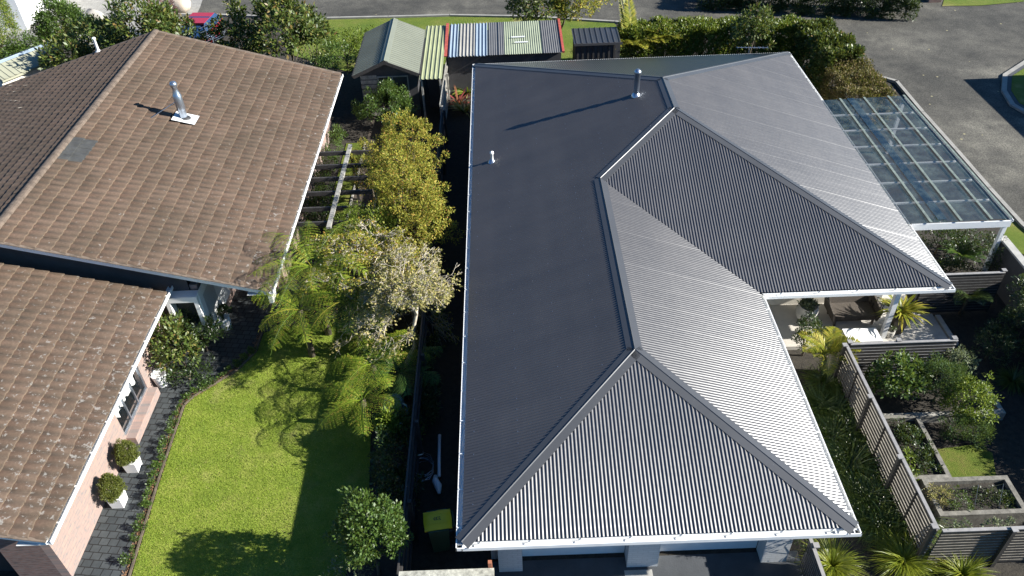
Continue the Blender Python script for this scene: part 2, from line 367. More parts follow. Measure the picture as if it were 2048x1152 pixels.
# ------------------------------------------------------------------ foliage kit
def rand_unit(n):
    v = rng.normal(size=(n, 3)); return v / np.linalg.norm(v, axis=1, keepdims=True)
def nrm(v): return v / (np.linalg.norm(v, axis=1, keepdims=True) + 1e-9)
def leafquads(P, D, Nn, L, W):
    n = len(P); D = nrm(D); S = nrm(np.cross(D, Nn) + 1e-6); L = np.broadcast_to(L, (n,))[:, None]; W = np.broadcast_to(W, (n,))[:, None]
    U = np.cross(S, D)
    a = P; b = P + D * L * .5 + S * W * .5 + U * L * .06; c = P + D * L; d = P + D * L * .5 - S * W * .5 + U * L * .06
    return np.stack([a, b, c, d], 1).reshape(-1, 3)
def clump_leaves(cen, out, rc, nl, L, W, up=.35, rnd=.7, flat=1.):
    n = len(cen) * nl; C = np.repeat(cen, nl, 0); O = np.repeat(out, nl, 0)
    u = rand_unit(n); r = rng.random((n, 1)) ** .45 * (np.repeat(rc, nl)[:, None] if hasattr(rc, '__len__') else rc)
    off = u * r; off[:, 2] *= flat
    P = C + off
    D = nrm(u * 1.0 + O * .7 + np.array([0, 0, up]) + rng.normal(size=(n, 3)) * rnd)
    Nn = nrm(O * .9 + np.array([0, 0, .9]) + rng.normal(size=(n, 3)) * .55)
    s = .65 + .7 * rng.random(n)
    return leafquads(P, D, Nn, L * s, W * s)
def ell_centres(ells, nc, shell=.55, low=-.35):
    w_ = np.array([e[3] * e[4] * e[5] for e in ells]) ** .8; w_ /= w_.sum(); C = []; O = []
    for e, k in zip(ells, np.maximum(1, (w_ * nc).astype(int))):
        u = rand_unit(k * 3); u = u[u[:, 2] > low][:k]; r = shell + (1 - shell) * rng.random((len(u), 1)) ** .6
        r = r * (1 + .10 * np.sin(u[:, :1] * 5 + e[0]) + .10 * np.sin(u[:, 1:2] * 6 + e[1]))
        r = r * np.where(rng.random((len(u), 1)) < .16, 1 + .28 * rng.random((len(u), 1)), 1.)
        C.append(np.array(e[:3]) + u * r * np.array(e[3:6])); O.append(nrm(u / np.array(e[3:6])))
    return np.concatenate(C), np.concatenate(O)
def limbs(mb, base, cen, k, r0=.05, fork=.35):
    base = np.array(base, float); idx = rng.choice(len(cen), min(k, len(cen)), replace=False); top = cen.mean(0)
    f = base + (top - base) * fork; mb.tube([base, base + (f - base) * .5 + rng.normal(size=3) * r0 * .5, f], [r0, r0 * .85, r0 * .7], 7)
    for i in idx:
        q = cen[i]; m = f + (q - f) * .5 + rng.normal(size=3) * .12 * np.linalg.norm(q - f) * .5
        mb.tube([f, m, q], [r0 * .5, r0 * .3, r0 * .08], 5, False)
def shrub(name, label, cat, c, r, mat, nc=60, rc=.18, nl=40, L=.07, W=.035, shell=.55, ells=None, group=None, k=7, r0=.04, tm='trunk', up=.35, rnd=.7, low=-.35, base=None, flat=1.):
    c = np.array(c, float); ells = ells or [(c[0], c[1], c[2], r[0], r[1], r[2])]
    if base is None: base = (c[0], c[1], 0)
    t = thing(name, label, cat, base, group)
    C, O = ell_centres(ells, nc, shell, low)
    npmesh('crown', clump_leaves(C, O, rc, nl, L, W, up, rnd, flat), 4, M[mat] if isinstance(mat, str) else mat, t)
    mb = MB(); limbs(mb, base, C, k, r0); mb.build('trunk', M[tm], t, True)
    return t
def frond(P0, az, length, rise, droop, npin, plen, pw, style='palm', taper=True, tw=0.):
    "returns leaflet quads and the rachis points"
    n = 14; pts = []; p = np.array(P0, float); el = rise; step = length / n
    h = np.array([math.cos(az), math.sin(az), 0]); 
    for i in range(n + 1):
        pts.append(p.copy()); p = p + step * (h * math.cos(el) + np.array([0, 0, math.sin(el)])); el -= droop / n
    pts = np.array(pts); side = np.array([-math.sin(az), math.cos(az), 0])
    ts = np.linspace(.12, .99, npin); P = np.stack([np.interp(ts * n, np.arange(n + 1), pts[:, k]) for k in range(3)], 1)
    T = nrm(np.stack([np.interp(np.clip(ts * n + .5, 0, n), np.arange(n + 1), pts[:, k]) - np.interp(np.clip(ts * n - .5, 0, n), np.arange(n + 1), pts[:, k]) for k in range(3)], 1))
    prof = np.sin(np.clip(ts * 1.08, 0, 1) * PI) ** .6 * (1 - .35 * ts) if taper else np.ones(npin)
    Q = []
    for s in (-1, 1):
        fwd = .55 if style == 'palm' else .28
        D = nrm(side * s + T * fwd + np.array([0, 0, -.25 if style != 'palm' else .12]) + rng.normal(size=(npin, 3)) * .07)
        Nn = nrm(np.cross(T, side * s) * s + np.zeros(3)); Nn[Nn[:, 2] < 0] *= -1
        if style == 'palm':
            Q.append(leafquads(P, D, Nn, plen * prof, np.full(npin, pw)))
        else:
            ns = 9
            for i in range(npin):
                l = plen * prof[i]
                if l < .03: continue
                tt = np.linspace(.08, .95, ns); pp = P[i] + D[i] * (l * tt)[:, None] + np.array([0, 0, -1]) * (l * .25 * tt ** 2)[:, None]
                for s2 in (-1, 1):
                    dd = nrm(np.tile(T[i] * s2 + D[i] * .55, (ns, 1)) + rng.normal(size=(ns, 3)) * .08)
                    Q.append(leafquads(pp, dd, np.tile(Nn[i], (ns, 1)), pw * (1.15 - tt * .8), np.full(ns, pw * .42)))
    return np.concatenate(Q), pts
def fernlike(name, label, cat, base, height, nf, length, rise, droop, npin, plen, pw, mat, style, trunk_r=.07, az0=0, arcs=None, group=None, tm='trunk'):
    t = thing(name, label, cat, base, group); top = np.array(base, float) + [0, 0, height]
    Q = []; mb = MB()
    for i in range(nf):
        az = az0 + 2 * PI * i / nf + random.uniform(-.2, .2)
        if arcs: az = random.uniform(*arcs)
        q, pts = frond(top, az, length * random.uniform(.8, 1.1), rise + random.uniform(-.2, .2), droop * random.uniform(.8, 1.2), npin, plen, pw, style)
        Q.append(q); mb.tube(pts[::2], [max(.004, .014 * (1 - k / 8.)) for k in range(len(pts[::2]))], 4, False)
    npmesh('fronds', np.concatenate(Q), 4, M[mat], t)
    mb.build('stems', M[mat], t)
    if height > .05:
        m2 = MB(); m2.tube([base, (base[0] + .02, base[1], height * .5), top], [trunk_r * 1.2, trunk_r, trunk_r * .9], 9); m2.build('trunk', M[tm], t, True)
    return t
def blades(c, n, length, width, spread, rise=1.25, droop=1.3, rb=.06):
    "curved strap leaves from a tuft: 4 segments each"
    az = rng.random(n) * 2 * PI; L = length * (.55 + .5 * rng.random(n)); el0 = rise - spread * rng.random(n) ** .8; dr = droop * (.6 + .8 * rng.random(n))
    h = np.stack([np.cos(az), np.sin(az), np.zeros(n)], 1); s = np.stack([-np.sin(az), np.cos(az), np.zeros(n)], 1)
    s = nrm(s + rng.normal(size=(n, 3)) * .25)
    p = np.array(c) + h * rb * rng.random((n, 1)); V = []; K = 4; el = el0.copy()
    wid = width * (.7 + .5 * rng.random(n))
    for k in range(K + 1):
        ww = (wid * (1 - (k / K) ** 2 * .92))[:, None] * .5; V.append(np.stack([p - s * ww, p + s * ww], 1))
        p = p + (L / K)[:, None] * (h * np.cos(el)[:, None] + np.array([0, 0, 1]) * np.sin(el)[:, None]); el = el - dr / K
    V = np.stack(V, 1).reshape(n, -1, 3); m = 2 * (K + 1)
    base = (np.arange(n) * m)[:, None, None]; f = np.array([[2 * k, 2 * k + 1, 2 * k + 3, 2 * k + 2] for k in range(K)])[None]
    return V.reshape(-1, 3), (base + f).reshape(-1, 4)
def tuft(name, label, cat, c, n, length, width, mat, group=None, spread=.9, droop=1.3, rise=1.25, rb=.08):
    V, F = blades(c, n, length, width, spread, rise, droop, rb)
    V[:, 2] = np.maximum(V[:, 2], c[2] + .01)
    return tag(npmesh(name, V, 4, M[mat], base=c, F=F), label, cat, group)

# ------------------------------------------------------------------ roofing kit
def vspan(poly, u):
    vs = []; n = len(poly)
    for i in range(n):
        (a, b), (c, d) = poly[i], poly[(i + 1) % n]
        if abs(a - c) < 1e-9: continue
        lo, hi = min(a, c), max(a, c)
        if lo - 1e-9 <= u <= hi + 1e-9: vs.append(b + (d - b) * (u - a) / (c - a))
    return (min(vs), max(vs)) if vs else None
def sheet(O, U, V, poly, pitch=.084, h=.019, prof='sine', lift=.0, sub=8, thick=True):
    "corrugated or ribbed sheet clipped to poly (u,v)"
    O = np.array(O, float); U = unit(U); V = unit(V); Nn = unit(np.cross(U, V)); Nn = Nn if Nn[2] > 0 else -Nn
    u0 = min(p[0] for p in poly); u1 = max(p[0] for p in poly); us = []
    k0 = math.floor(u0 / pitch); k1 = math.ceil(u1 / pitch)
    for k in range(k0, k1):
        if prof == 'sine': lap = 1.07 + .05 * math.sin(k * 1.7) if k % 9 == 0 else 1.0 + .02 * math.sin(k * 2.3); us += [(k + j / sub, (-math.cos(2 * PI * j / sub) * .5 + .5) * lap - .5) for j in range(sub)]
        else: us += [(k + a, b) for a, b in ((0, -.5), (.34, -.5), (.42, .5), (.58, .5), (.66, -.5))]
    rows = []
    for uu, z in us:
        u = min(max(uu * pitch, u0 + 1e-6), u1 - 1e-6); sp = vspan(poly, u)
        if sp is None: continue
        rows.append((u, sp[0], sp[1], z * h + lift + h * .5))
    vs = []; fs = []
    for i, (u, a, b, z) in enumerate(rows):
        vs += [O + U * u + V * a + Nn * z, O + U * u + V * b + Nn * z]
        if i and rows[i][0] - rows[i - 1][0] > 1e-7: fs.append((2 * i - 2, 2 * i, 2 * i + 1, 2 * i - 1))
    if np.dot(np.cross(U, V), (0, 0, 1)) < 0: fs = [f[::-1] for f in fs]
    return vs, fs
def capv(mb, p, q, wing, dirL, dirR, lift=.03, roll=.0):
    "folded flashing along p-q with wings in two plane directions"
    p = np.array(p, float); q = np.array(q, float); z = np.array([0, 0, lift]); t = .006
    dL = unit(dirL) * wing; dR = unit(dirR) * wing; k = .08
    prof = [(dL, -.012), (dL, 0), (dL * k, .0), (np.zeros(3), .014 + roll), (dR * k, .0), (dR, 0), (dR, -.012)]
    vs = []; fs = []
    for e in (p, q):
        for d, h in prof: vs.append(e + z + d + np.array([0, 0, h]))
    m = len(prof)
    for i in range(m - 1): fs.append((i, i + 1, m + i + 1, m + i))
    if np.dot(np.cross(np.array(vs[2]) - vs[1], q - p), (0, 0, 1)) < 0: fs = [f[::-1] for f in fs]
    mb.add(vs, fs)
def gutter_run(mb, p, q, inn, w_=.12, h=.10, brk=.95, z=2.4, braces=None):
    "open channel: outer lip on line p-q, inn = unit vector towards the house"
    p = np.array([p[0], p[1], z]); q = np.array([q[0], q[1], z]); inn = np.array([inn[0], inn[1], 0.]); d = unit(q - p); t = .012
    def b(a, c, z0, z1, e0=0, e1=0):
        P = p - d * e0; Q = q + d * e1; c4 = [P + inn * a, P + inn * c, Q + inn * c, Q + inn * a]
        mb.prism([(v[0], v[1]) for v in c4], z + z0, z + z1)
    b(0, .022, -h, .0); b(.022, w_, -h, -h + t); b(w_, w_ + .02, -h, -.02)
    L = np.linalg.norm(q - p); n = max(1, int(L / brk)); m2 = mb
    for i in range(n):
        c = p + d * (L * (i + .5) / n); m2.bar(c + inn * .02 + [0, 0, .004], c + inn * (w_ + .02) + [0, 0, .012], .03, .012)
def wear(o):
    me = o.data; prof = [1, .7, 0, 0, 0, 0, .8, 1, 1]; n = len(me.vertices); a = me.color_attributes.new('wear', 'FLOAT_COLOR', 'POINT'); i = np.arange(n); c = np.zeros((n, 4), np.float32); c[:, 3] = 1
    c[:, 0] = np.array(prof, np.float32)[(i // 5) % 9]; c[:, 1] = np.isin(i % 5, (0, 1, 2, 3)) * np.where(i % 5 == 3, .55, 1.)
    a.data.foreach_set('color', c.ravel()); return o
def tiles(O, U, V, nu, nv, tw=.27, tc=.40, skip=None, grey=None, rk=1.35, rs=.050):
    "interlocking concrete tiles: each tile its own slab with one broad roll"
    O = np.array(O, float); U = unit(U); V = unit(V); Nn = unit(np.cross(U, V)); Nn = Nn if Nn[2] > 0 else -Nn
    prof = [(0, .0), (.10, .006), (.22, .022), (.36, .030), (.50, .028), (.64, .016), (.78, .004), (.92, .0), (1.0, .0)]
    A = ([], []); B = ([], [])
    for j in range(nv):
        for i in range(nu):
            vs, fs = B if (grey and grey(i, j)) else A
            b = len(vs); jit = random.uniform(-.004, .004); tl = random.uniform(-.003, .003)
            dv = random.uniform(-.008, .008)
            for a, h in prof:
                u = (i + a) * tw
                P = O + U * u
                q0 = P + V * (j * tc + dv) + Nn * (h * rk + rs + jit + tl * a); q1 = P + V * ((j + 1) * tc + .02) + Nn * (h * rk + .006 + jit)
                vs += [P + V * (j * tc + dv) + Nn * (.008 + jit), q0, q0, q0 + (q1 - q0) * .07, q1]
            m = len(prof)
            for k in range(m - 1):
                e = b + 5 * k; fs += [(e, e + 5, e + 6, e + 1), (e + 2, e + 7, e + 8, e + 3), (e + 3, e + 8, e + 9, e + 4)]
    flip = np.dot(np.cross(U, V), (0, 0, 1)) < 0
    out = []
    for vs, fs in (A, B):
        mb = MB(); 
        if vs: mb.add(vs, [f[::-1] for f in fs] if flip else fs)
        out.append(mb)
    return out
def flat(name, pts, z, mat, kind='structure', thick=.0):
    mb = MB(); n = len(pts); a = sum(pts[i][0] * pts[(i + 1) % n][1] - pts[(i + 1) % n][0] * pts[i][1] for i in range(n))
    pts = pts if a > 0 else pts[::-1]
    mb.add([(p[0], p[1], z) for p in pts], [tuple(range(n))]); o = mb.build(name, mat); return tag(o, kind=kind)
def pxs(lst, z=0): return [tuple(at(a, b, z)[:2]) for a, b in lst]

# ================================================================== GROUND
flat('ground', [(-140, -60), (140, -60), (140, 200), (-140, 200)], 0.0, M['soil'])
kl = [(-40, 43.5), (-28.8, 45.1), (-22, 46.6), (-17.66, 46.25), (-14, 45.6), (-10.44, 44.93), (-6.5, 44.75), (-3, 44.64), (1.5, 44.0), (6.16, 42.79), (10.5, 41.2), (14.2, 39.0), (16.2, 36.4), tuple(at(1795, 165)[:2]), tuple(at(1848, 228)[:2]), tuple(at(1915, 303)[:2])]
kl += [tuple(at(1982, 380)[:2]), tuple(at(2048, 453)[:2]), (19.6, 14), (20, -10)]
flat('road', kl + [(90, -10), (90, 120), (-60, 120), (-60, 43)], .004, M['asphalt'])
mb = MB()
for (a, b) in zip(kl[:-1], kl[1:]):
    d = unit(np.array(b) - a); n = np.array([-d[1], d[0]])
    if n[1] < 0 and d[0] > 0: n = -n
    a_, b_ = np.array(a), np.array(b)
    n = np.array([d[1], -d[0]])          # towards the verge
    mb.prism([tuple(a_ - d * .01), tuple(b_ + d * .01), tuple(b_ + n * .16 + d * .01), tuple(a_ + n * .16 - d * .01)], -.02, .12)
tag(mb.build('kerb', M['kerb']), kind='structure')
flat('concrete_apron', [(-34, 43), (-19.0, 42.2), (-17.6, 43.5), (-18.0, 47.5), (-20, 60), (-36, 60)], .010, M['kerb'])
flat('verge_grass', [(-11.5, 40.3), (-11.5, 44.9), (-10.44, 44.75), (-6.5, 44.58), (-3, 44.47), (1.5, 43.8), (6.1, 42.6), (7, 37.6), (3, 37.7), (-8, 37.8)], .03, M['verge'])
flat('verge_grass', [tuple(at(*p)[:2]) for p in ((160, 60), (150, 35), (185, 45), (215, 40), (260, 60), (220, 100))], .03, M['verge'])
flat('verge_grass', [tuple(at(*p)[:2]) for p in ((2010, 440), (2048, 450), (2070, 520), (2000, 490))], .03, M['verge'])
flat('verge_grass', [tuple(at(*p)[:2]) for p in ((1884, 13), (1960, 12), (2048, 4), (2100, -20), (1900, -40))], .03, M['verge'])
# kerbed island at the right edge
isl = [(22.55, 33.0), (22.25, 31.6), (22.7, 30.2), (24, 28.8), (30, 26), (34, 38), (25.4, 36.2), (23.4, 34.6)]
mb = MB(); mb.prism(isl, 0, .10); tag(mb.build('kerb', M['kerb']), kind='structure')
c = np.mean(isl, 0); isl2 = [tuple(c + (np.array(p) - c) * .93) for p in isl]
mb = MB(); mb.prism(isl2, .0, .104); tag(mb.build('kerb', M['drive']), kind='structure')
isl3 = [tuple(c + (np.array(p) - c) * .87) for p in isl]
mb = MB(); mb.prism(isl3, .0, .125); tag(mb.build('verge_grass', M['verge']), kind='structure')
# lawn in front of the tiled house
LAWN = pxs([(262, 1160), (292, 1060), (322, 960), (352, 870), (372, 812), (392, 794), (430, 772), (478, 742), (515, 705), (528, 668), (560, 655), (650, 650), (705, 660), (722, 720), (742, 860), (738, 1000), (690, 1160)])
LAWN = [(LAWN[0][0] + .1, 7.5)] + LAWN + [(-4.6, 7.5)]
flat('lawn', LAWN, .030, M['lawn'])
EDGE = pxs([(245, 1160), (272, 1075), (300, 980), (330, 890), (352, 822), (372, 795), (420, 768), (468, 736), (505, 700), (520, 664)])
mb = MB()
inner = pxs([(262, 1160), (292, 1060), (322, 960), (352, 870), (372, 812), (392, 794), (430, 772), (478, 742), (515, 705), (528, 668)])
flat('flower_bed', [(EDGE[0][0] - .1, 7.5)] + EDGE + [(-7.5, 18.6)] + inner[::-1] + [(inner[0][0], 7.5)], .016, M['bark'])
flat('path', [(-10.75, 6), (EDGE[0][0] - .05, 6)] + EDGE + [(-7.2, 18.7), (-7.2, 21), (-9.5, 21), (-10.75, 18.2)], .012, M['pavers'])
# edging strip between bed and lawn
mb = MB()
for a, b in zip(inner[:-1], inner[1:]):
    a_, b_ = np.array(a), np.array(b); n = unit(np.array([(b_ - a_)[1], -(b_ - a_)[0]])); mb.bar((*(a_ - n * .05), .035), (*(b_ - n * .05), .035), .05, .05)
tag(mb.build('lawn_edging', M['trunk']), kind='structure')
# garden strip beside the tiled house (seen through the pergola)
flat('garden_strip', [(-6.95, 20.5), (-6.2, 20.5), (-6.2, 30.5), (-6.95, 30.5)], .03, M['moss'])
flat('garden_strip', [(-5.15, 22), (-4.3, 22), (-4.3, 29.2), (-5.15, 29.2)], .03, M['moss'])
flat('garden_path', [(-6.1, 20.5), (-5.25, 20.5), (-5.25, 33), (-6.1, 33)], .012, M['bark'])
mb = MB(); mb.box((-6.17, 20.5, 0), (-6.1, 30.5, .07)); mb.box((-5.22, 22, 0), (-5.15, 29.2, .07)); tag(mb.build('lawn_edging', M['greywood']), kind='structure')
# driveway, patio, beds on the right
flat('driveway', [(-.75, -4), (6.5, -4), (6.5, 10.3), (-.75, 10.3)], .016, M['drive'])
flat('driveway_strip', [(2.35, -4), (3.0, -4), (3.0, 9.95), (2.35, 9.95)], .022, M['conc'])
mb = MB(); mb.box((7.6, 17.0, -.1), (12.6, 19.6, .14)); tag(mb.build('patio_floor', M['patio']), kind='structure')
mb = MB(); mb.box((12.62, 17.0, -.1), (13.1, 18.3, .07)); mb.box((13.15, 16.9, -.1), (13.3, 18.2, .10)); tag(mb.build('patio_step', M['conc']), kind='structure')
flat('lawn_patch', pxs([(1842, 905), (1880, 888), (1950, 880), (1990, 895), (1998, 940), (1990, 954), (1862, 962)], .3), .10, M['moss'])
flat('garden_bed', [(9.3, 9.9), (14.5, 9.9), (14.5, 15.6), (9.3, 15.6)], .008, M['soil'])
flat('carport_floor', [(12.4, 18.6), (15.6, 18.6), (15.6, 28.6), (12.4, 28.6)], .012, M['soil'])

# ================================================================== CHARCOAL ROOFED HOUSE
T = math.tan(math.radians(18.5)); X0, XW, XB = -1.39, 7.04, 12.39; YF, YM, YB = 9.19, 16.74, 32.77; GZ = 2.4
cs, sn = math.cos(math.radians(18.5)), math.sin(math.radians(18.5)); g = .13
house = thing('metal_roofed_house', 'long white walled house under a charcoal corrugated hip roof, filling the middle of the picture', 'house', (2.8, 10.1, 0))
w2 = (XW - X0) / 2; W2 = (XB - X0) / 2
P4 = (X0 + w2, YF + w2, GZ + w2 * T); P3 = (X0 + w2, YM + w2, GZ + w2 * T); P2 = (X0 + W2, YM + W2, GZ + W2 * T); P1 = (X0 + W2, YB - W2, GZ + W2 * T)
def plan_sheet(O, Udir, ax, ay, planpoly, name):
    "planpoly in x,y; ax: function plan->u, ay: plan->v(horizontal run)"
    pl = [(ax(p), ay(p) / cs) for p in planpoly]
    return pl
def roofpart(name, O, U, Vh, planpoly):
    U = np.array(U, float); Vh = np.array(Vh, float); V = Vh * cs + np.array([0, 0, sn]); O = np.array(O, float)
    pl = [((np.array(p) - O[:2]).dot(U[:2]), (np.array(p) - O[:2]).dot(Vh[:2]) / cs) for p in planpoly]
    vs, fs = sheet(O, U, V, pl, h=.018 if 'right' in name else .020); mb = MB(); mb.add(vs, fs); return mb.build('roof_sheeting', M['roof'], house, True)
xl, xr, xbr = X0 + g, XW - g, XB - g
roofpart('left', (X0, YF, GZ), (0, 1, 0), (1, 0, 0), [(xl, YF + g), P4[:2], P3[:2], P2[:2], P1[:2], (xl, YB - g)])
roofpart('front', (X0, YF, GZ), (1, 0, 0), (0, 1, 0), [(xl, YF + g), (xr, YF + g), P4[:2]])
roofpart('right', (XW, YF, GZ), (0, 1, 0), (-1, 0, 0), [(xr, YF + g), (xr, YM + g), P3[:2], P4[:2]])
roofpart('blockfront', (X0, YM, GZ), (1, 0, 0), (0, 1, 0), [(xr, YM + g), (xbr, YM + g), P2[:2], P3[:2]])
roofpart('blockright', (XB, YM, GZ), (0, 1, 0), (-1, 0, 0), [(xbr, YM + g), (xbr, YB - g), P1[:2], P2[:2]])
roofpart('back', (X0, YB, GZ), (1, 0, 0), (0, -1, 0), [(xl, YB - g), (xbr, YB - g), P1[:2]])
# wing directions lie in the two planes meeting at a hip/ridge
def inplane(hdir, line, facen):
    return None
def sl(vx, vy, ux, uy):   # vector (vx,vy) with slope of plane rising along (ux,uy)
    return np.array([vx, vy, (vx * ux + vy * uy) * T])
s2 = 1 / math.sqrt(2)
def hip(p, q, fL, fR):
    "fL, fR: uphill directions of the two planes"
    p = np.array(p, float); q = np.array(q, float); d = unit((q - p)[:2]); mb = MB(); out = []
    for f in (fL, fR):
        n = np.array([-d[1], d[0]]); n = n if n.dot(f) < 0 else -n      # away from uphill
        if abs(n.dot(f)) < .01: n = -np.array(f)
        out.append(sl(n[0], n[1], f[0], f[1]))
    capv(mb, p, q, .20, out[0], out[1], .026)
    mb.build('ridge_cap', M['cap'], house)
Lp, Fp, Rp, Bp = (1, 0), (0, 1), (-1, 0), (0, -1)
c0 = (X0 + .12, YF + .12, GZ + .12 * T); c1 = (XW - .12, YF + .12, GZ + .12 * T); c2 = (XB - .12, YM + .12, GZ + .12 * T); c3 = (XB - .12, YB - .12, GZ + .12 * T); c4 = (X0 + .12, YB - .12, GZ + .12 * T)
hip(c0, P4, Lp, Fp); hip(c1, P4, Rp, Fp); hip(P4, P3, Lp, Rp); hip(P3, P2, Lp, Fp); hip(c2, P2, Rp, Fp); hip(P2, P1, Lp, Rp); hip(c3, P1, Rp, Bp); hip(c4, P1, Lp, Bp)
# valley tray P3 -> D
mb = MB(); a = np.array(P3) - [0, 0, .02]; b = np.array([XW - .1, YM + .1, GZ + .01]); mb.add([a + [-.06, .08, .012], b + [-.08, .10, .012], b + [0, 0, -.0], a, b + [.10, -.08, .012], a + [.08, -.06, .012]], [(0, 3, 2, 1), (3, 5, 4, 2)]); mb.build('valley_flashing', M['blacksteel'], house)
# roofing screws
mb = MB()
def screws(x0, x1, y0, y1, nx, step, xf):
    for i in range(nx):
        xx = x0 + (x1 - x0) * i / max(1, nx - 1); y = y0
        while y < y1:
            xp = xx if xf else y; yp = y if xf else xx
            lim_l = xf and (xp - X0) < min(yp - YF, YB - yp) - .3 and xp < (P4[0] if yp < YM + w2 else min(P2[0], X0 + (yp - YM))) - .25
            if lim_l:
                z = GZ + (xp - X0) * T + .024; mb.bar((xp - .009, yp, z), (xp + .009, yp, z), .018, .010) if random.random() < .5 else None
            y += step * random.choice((1, 1, 1, 2))
screws(X0 + .35, X0 + 6.5, YF + .3, YB, 7, .336, True)
tag(mb.build('roof_screws', M['metal'], house), kind='stuff')
# gutters
mb = MB(); br = MB()
gutter_run(mb, (X0, YF), (X0, YB), (1, 0), braces=br); gutter_run(mb, (X0 + .001, YF), (XW, YF), (0, 1), braces=br); gutter_run(mb, (XW, YF + .001), (XW, YM), (-1, 0), braces=br)
gutter_run(mb, (XW - .001, YM), (XB, YM), (0, 1), braces=br); gutter_run(mb, (XB, YM + .001), (XB, YB), (-1, 0), braces=br); gutter_run(mb, (X0, YB), (XB, YB), (0, -1), braces=br)
mb.build('gutter', M['gutter'], house)
# fascia and soffit
mb = MB(); e = .145
for a, b in (((X0 + e, YF + e), (X0 + e, YB - e)), ((X0 + e, YF + e), (XW - e, YF + e)), ((XW - e, YF + e), (XW - e, YM + e)), ((XW - e, YM + e), (XB - e, YM + e)), ((XB - e, YM + e), (XB - e, YB - e)), ((X0 + e, YB - e), (XB - e, YB - e))):
    mb.bar((*a, 2.30), (*b, 2.30), .02, .2)
mb.build('fascia', M['white'], house)
mb = MB(); mb.box((X0 + .16, YF + .16, 2.19), (XW - .16, YM + .16, 2.205)); mb.box((X0 + .16, YM + .162, 2.19), (XB - .16, YB - .16, 2.205)); mb.build('soffit', M['white'], house)
# walls
WX0, WX1, WX2 = -.75, 6.35, 11.7; WYF, WYB = 10.36, 32.0
mb = MB(); mb.cur = 0
for a_, b_ in (((WX0, WYF + .02, 0), (WX0 + .2, WYB, 2.19)), ((WX1 - .2, WYF + .02, 0), (WX1, 18.9, 2.19)), ((WX2 - .2, 18.9, 0), (WX2, WYB, 2.19))): mb = MB(); mb.box(a_, b_); mb.build('wall', M['palex'], house)
mb = MB(); mb.box((WX0 + .2, WYB - .2, 0), (WX2 - .2, WYB, 2.19)); mb.build('wall', M['cream'], house); mb = MB(); mb.box((7.6, 18.9, 0), (9.9, 19.1, 2.19)); mb.box((WX1, 18.9, 0), (7.0, 19.1, 2.19)); mb.box((10.6, 18.9, 0), (WX2 - .2, 19.1, 2.19)); mb.box((9.9, 18.9, 0), (10.6, 19.1, .9)); mb.box((9.9, 18.9, 2.0), (10.6, 19.1, 2.19)); mb.box((7.0, 18.9, 2.05), (7.6, 19.1, 2.19)); mb.build('wall', M['cream'], house)
mb = MB()
for a, b in ((-.57, -.02), (2.42, 3.14), (5.56, 6.15)): mb = MB(); mb.box((a, 10.03, 0), (b, 10.40, 2.19)); mb.build('garage_pier', M['paley'], house)
for a, b in ((-.02, 2.42), (3.14, 5.56)): mb = MB(); mb.box((a, 10.5, 2.02), (b, 10.6, 2.19)); mb.build('lintel', M['paley'], house)
for a, b in ((-.02, 2.42), (3.14, 5.56)):
    mb = MB()
    for k in range(5): mb.box((a + .003, 10.42 + .001 * (k % 2), .01 + k * .402), (b - .003, 10.46, .01 + k * .402 + .394))
    d = mb.build('garage_door', M['wallwhite'], house); d['label'] = 'white horizontal panelled garage door'
    m2 = MB(); m2.box(((a + b) / 2 - .08, 10.40, .75), ((a + b) / 2 + .08, 10.42, .79)); m2.build('handle', M['black'], d)
# verandah post, window and door
mb = MB(); mb.box((11.02, 17.15, .14), (11.16, 17.29, 2.19)); mb.build('verandah_post', M['white'], house)
mb = MB(); mb.box((7.0, 18.93, .14), (7.6, 18.98, 2.05)); dd = mb.build('door', M['wallwhite'], house); m2 = MB(); m2.box((7.5, 18.88, 1.0), (7.56, 18.93, 1.12)); m2.build('handle', M['metal'], dd)
mb = MB(); mb.box((9.92, 18.95, .92), (10.58, 18.99, 1.98)); pn = mb.build('window', M['glass'], house)
mb = MB()
for a, b in (((9.9, .9), (10.6, .95)), ((9.9, 1.95), (10.6, 2.0))): mb.box((a[0], 18.9, a[1]), (b[0], 18.945, b[1]))
mb.box((9.9, 18.9, .95), (9.94, 18.945, 1.95)); mb.box((10.56, 18.9, .95), (10.6, 18.945, 1.95)); mb.build('frame', M['white'], pn)
# flue pipes
def zL(x): return GZ + (x - X0) * T
fx, fy = 4.51, 25.3; zz = zL(fx)
mb = MB(); mb.lathe((fx, fy, 0), [(.10, zz - .1), (.10, zz + .82), (.125, zz + .83), (.125, zz + .90), (.05, zz + .97), (.0, zz + .98)], 20); fl = mb.build('flue', M['metal'], house, True)
mb = MB(); mb.lathe((fx, fy, 0), [(.17, zz - .02), (.15, zz + .05), (.115, zz + .09), (.10, zz + .11)], 20); mb.build('flashing', M['metal'], fl, True)
fx, fy = -.56, 24.1; zz = zL(fx)
mb = MB(); mb.lathe((fx, fy, 0), [(.05, zz - .1), (.05, zz + .30), (.07, zz + .31), (.07, zz + .38), (.0, zz + .42)], 14); fl = mb.build('vent_pipe', M['white'], house, True)
mb = MB(); mb.lathe((fx, fy, 0), [(.15, zz - .02), (.12, zz + .03), (.055, zz + .09)], 16); mb.build('flashing', M['metal'], fl, True)
# downpipe on the left wall
mb = MB(); mb.tube([(-.83, 12.6, 2.25), (-.83, 12.6, .1)], .04, 8); mb.build('downpipe', M['pvc'], house, True)

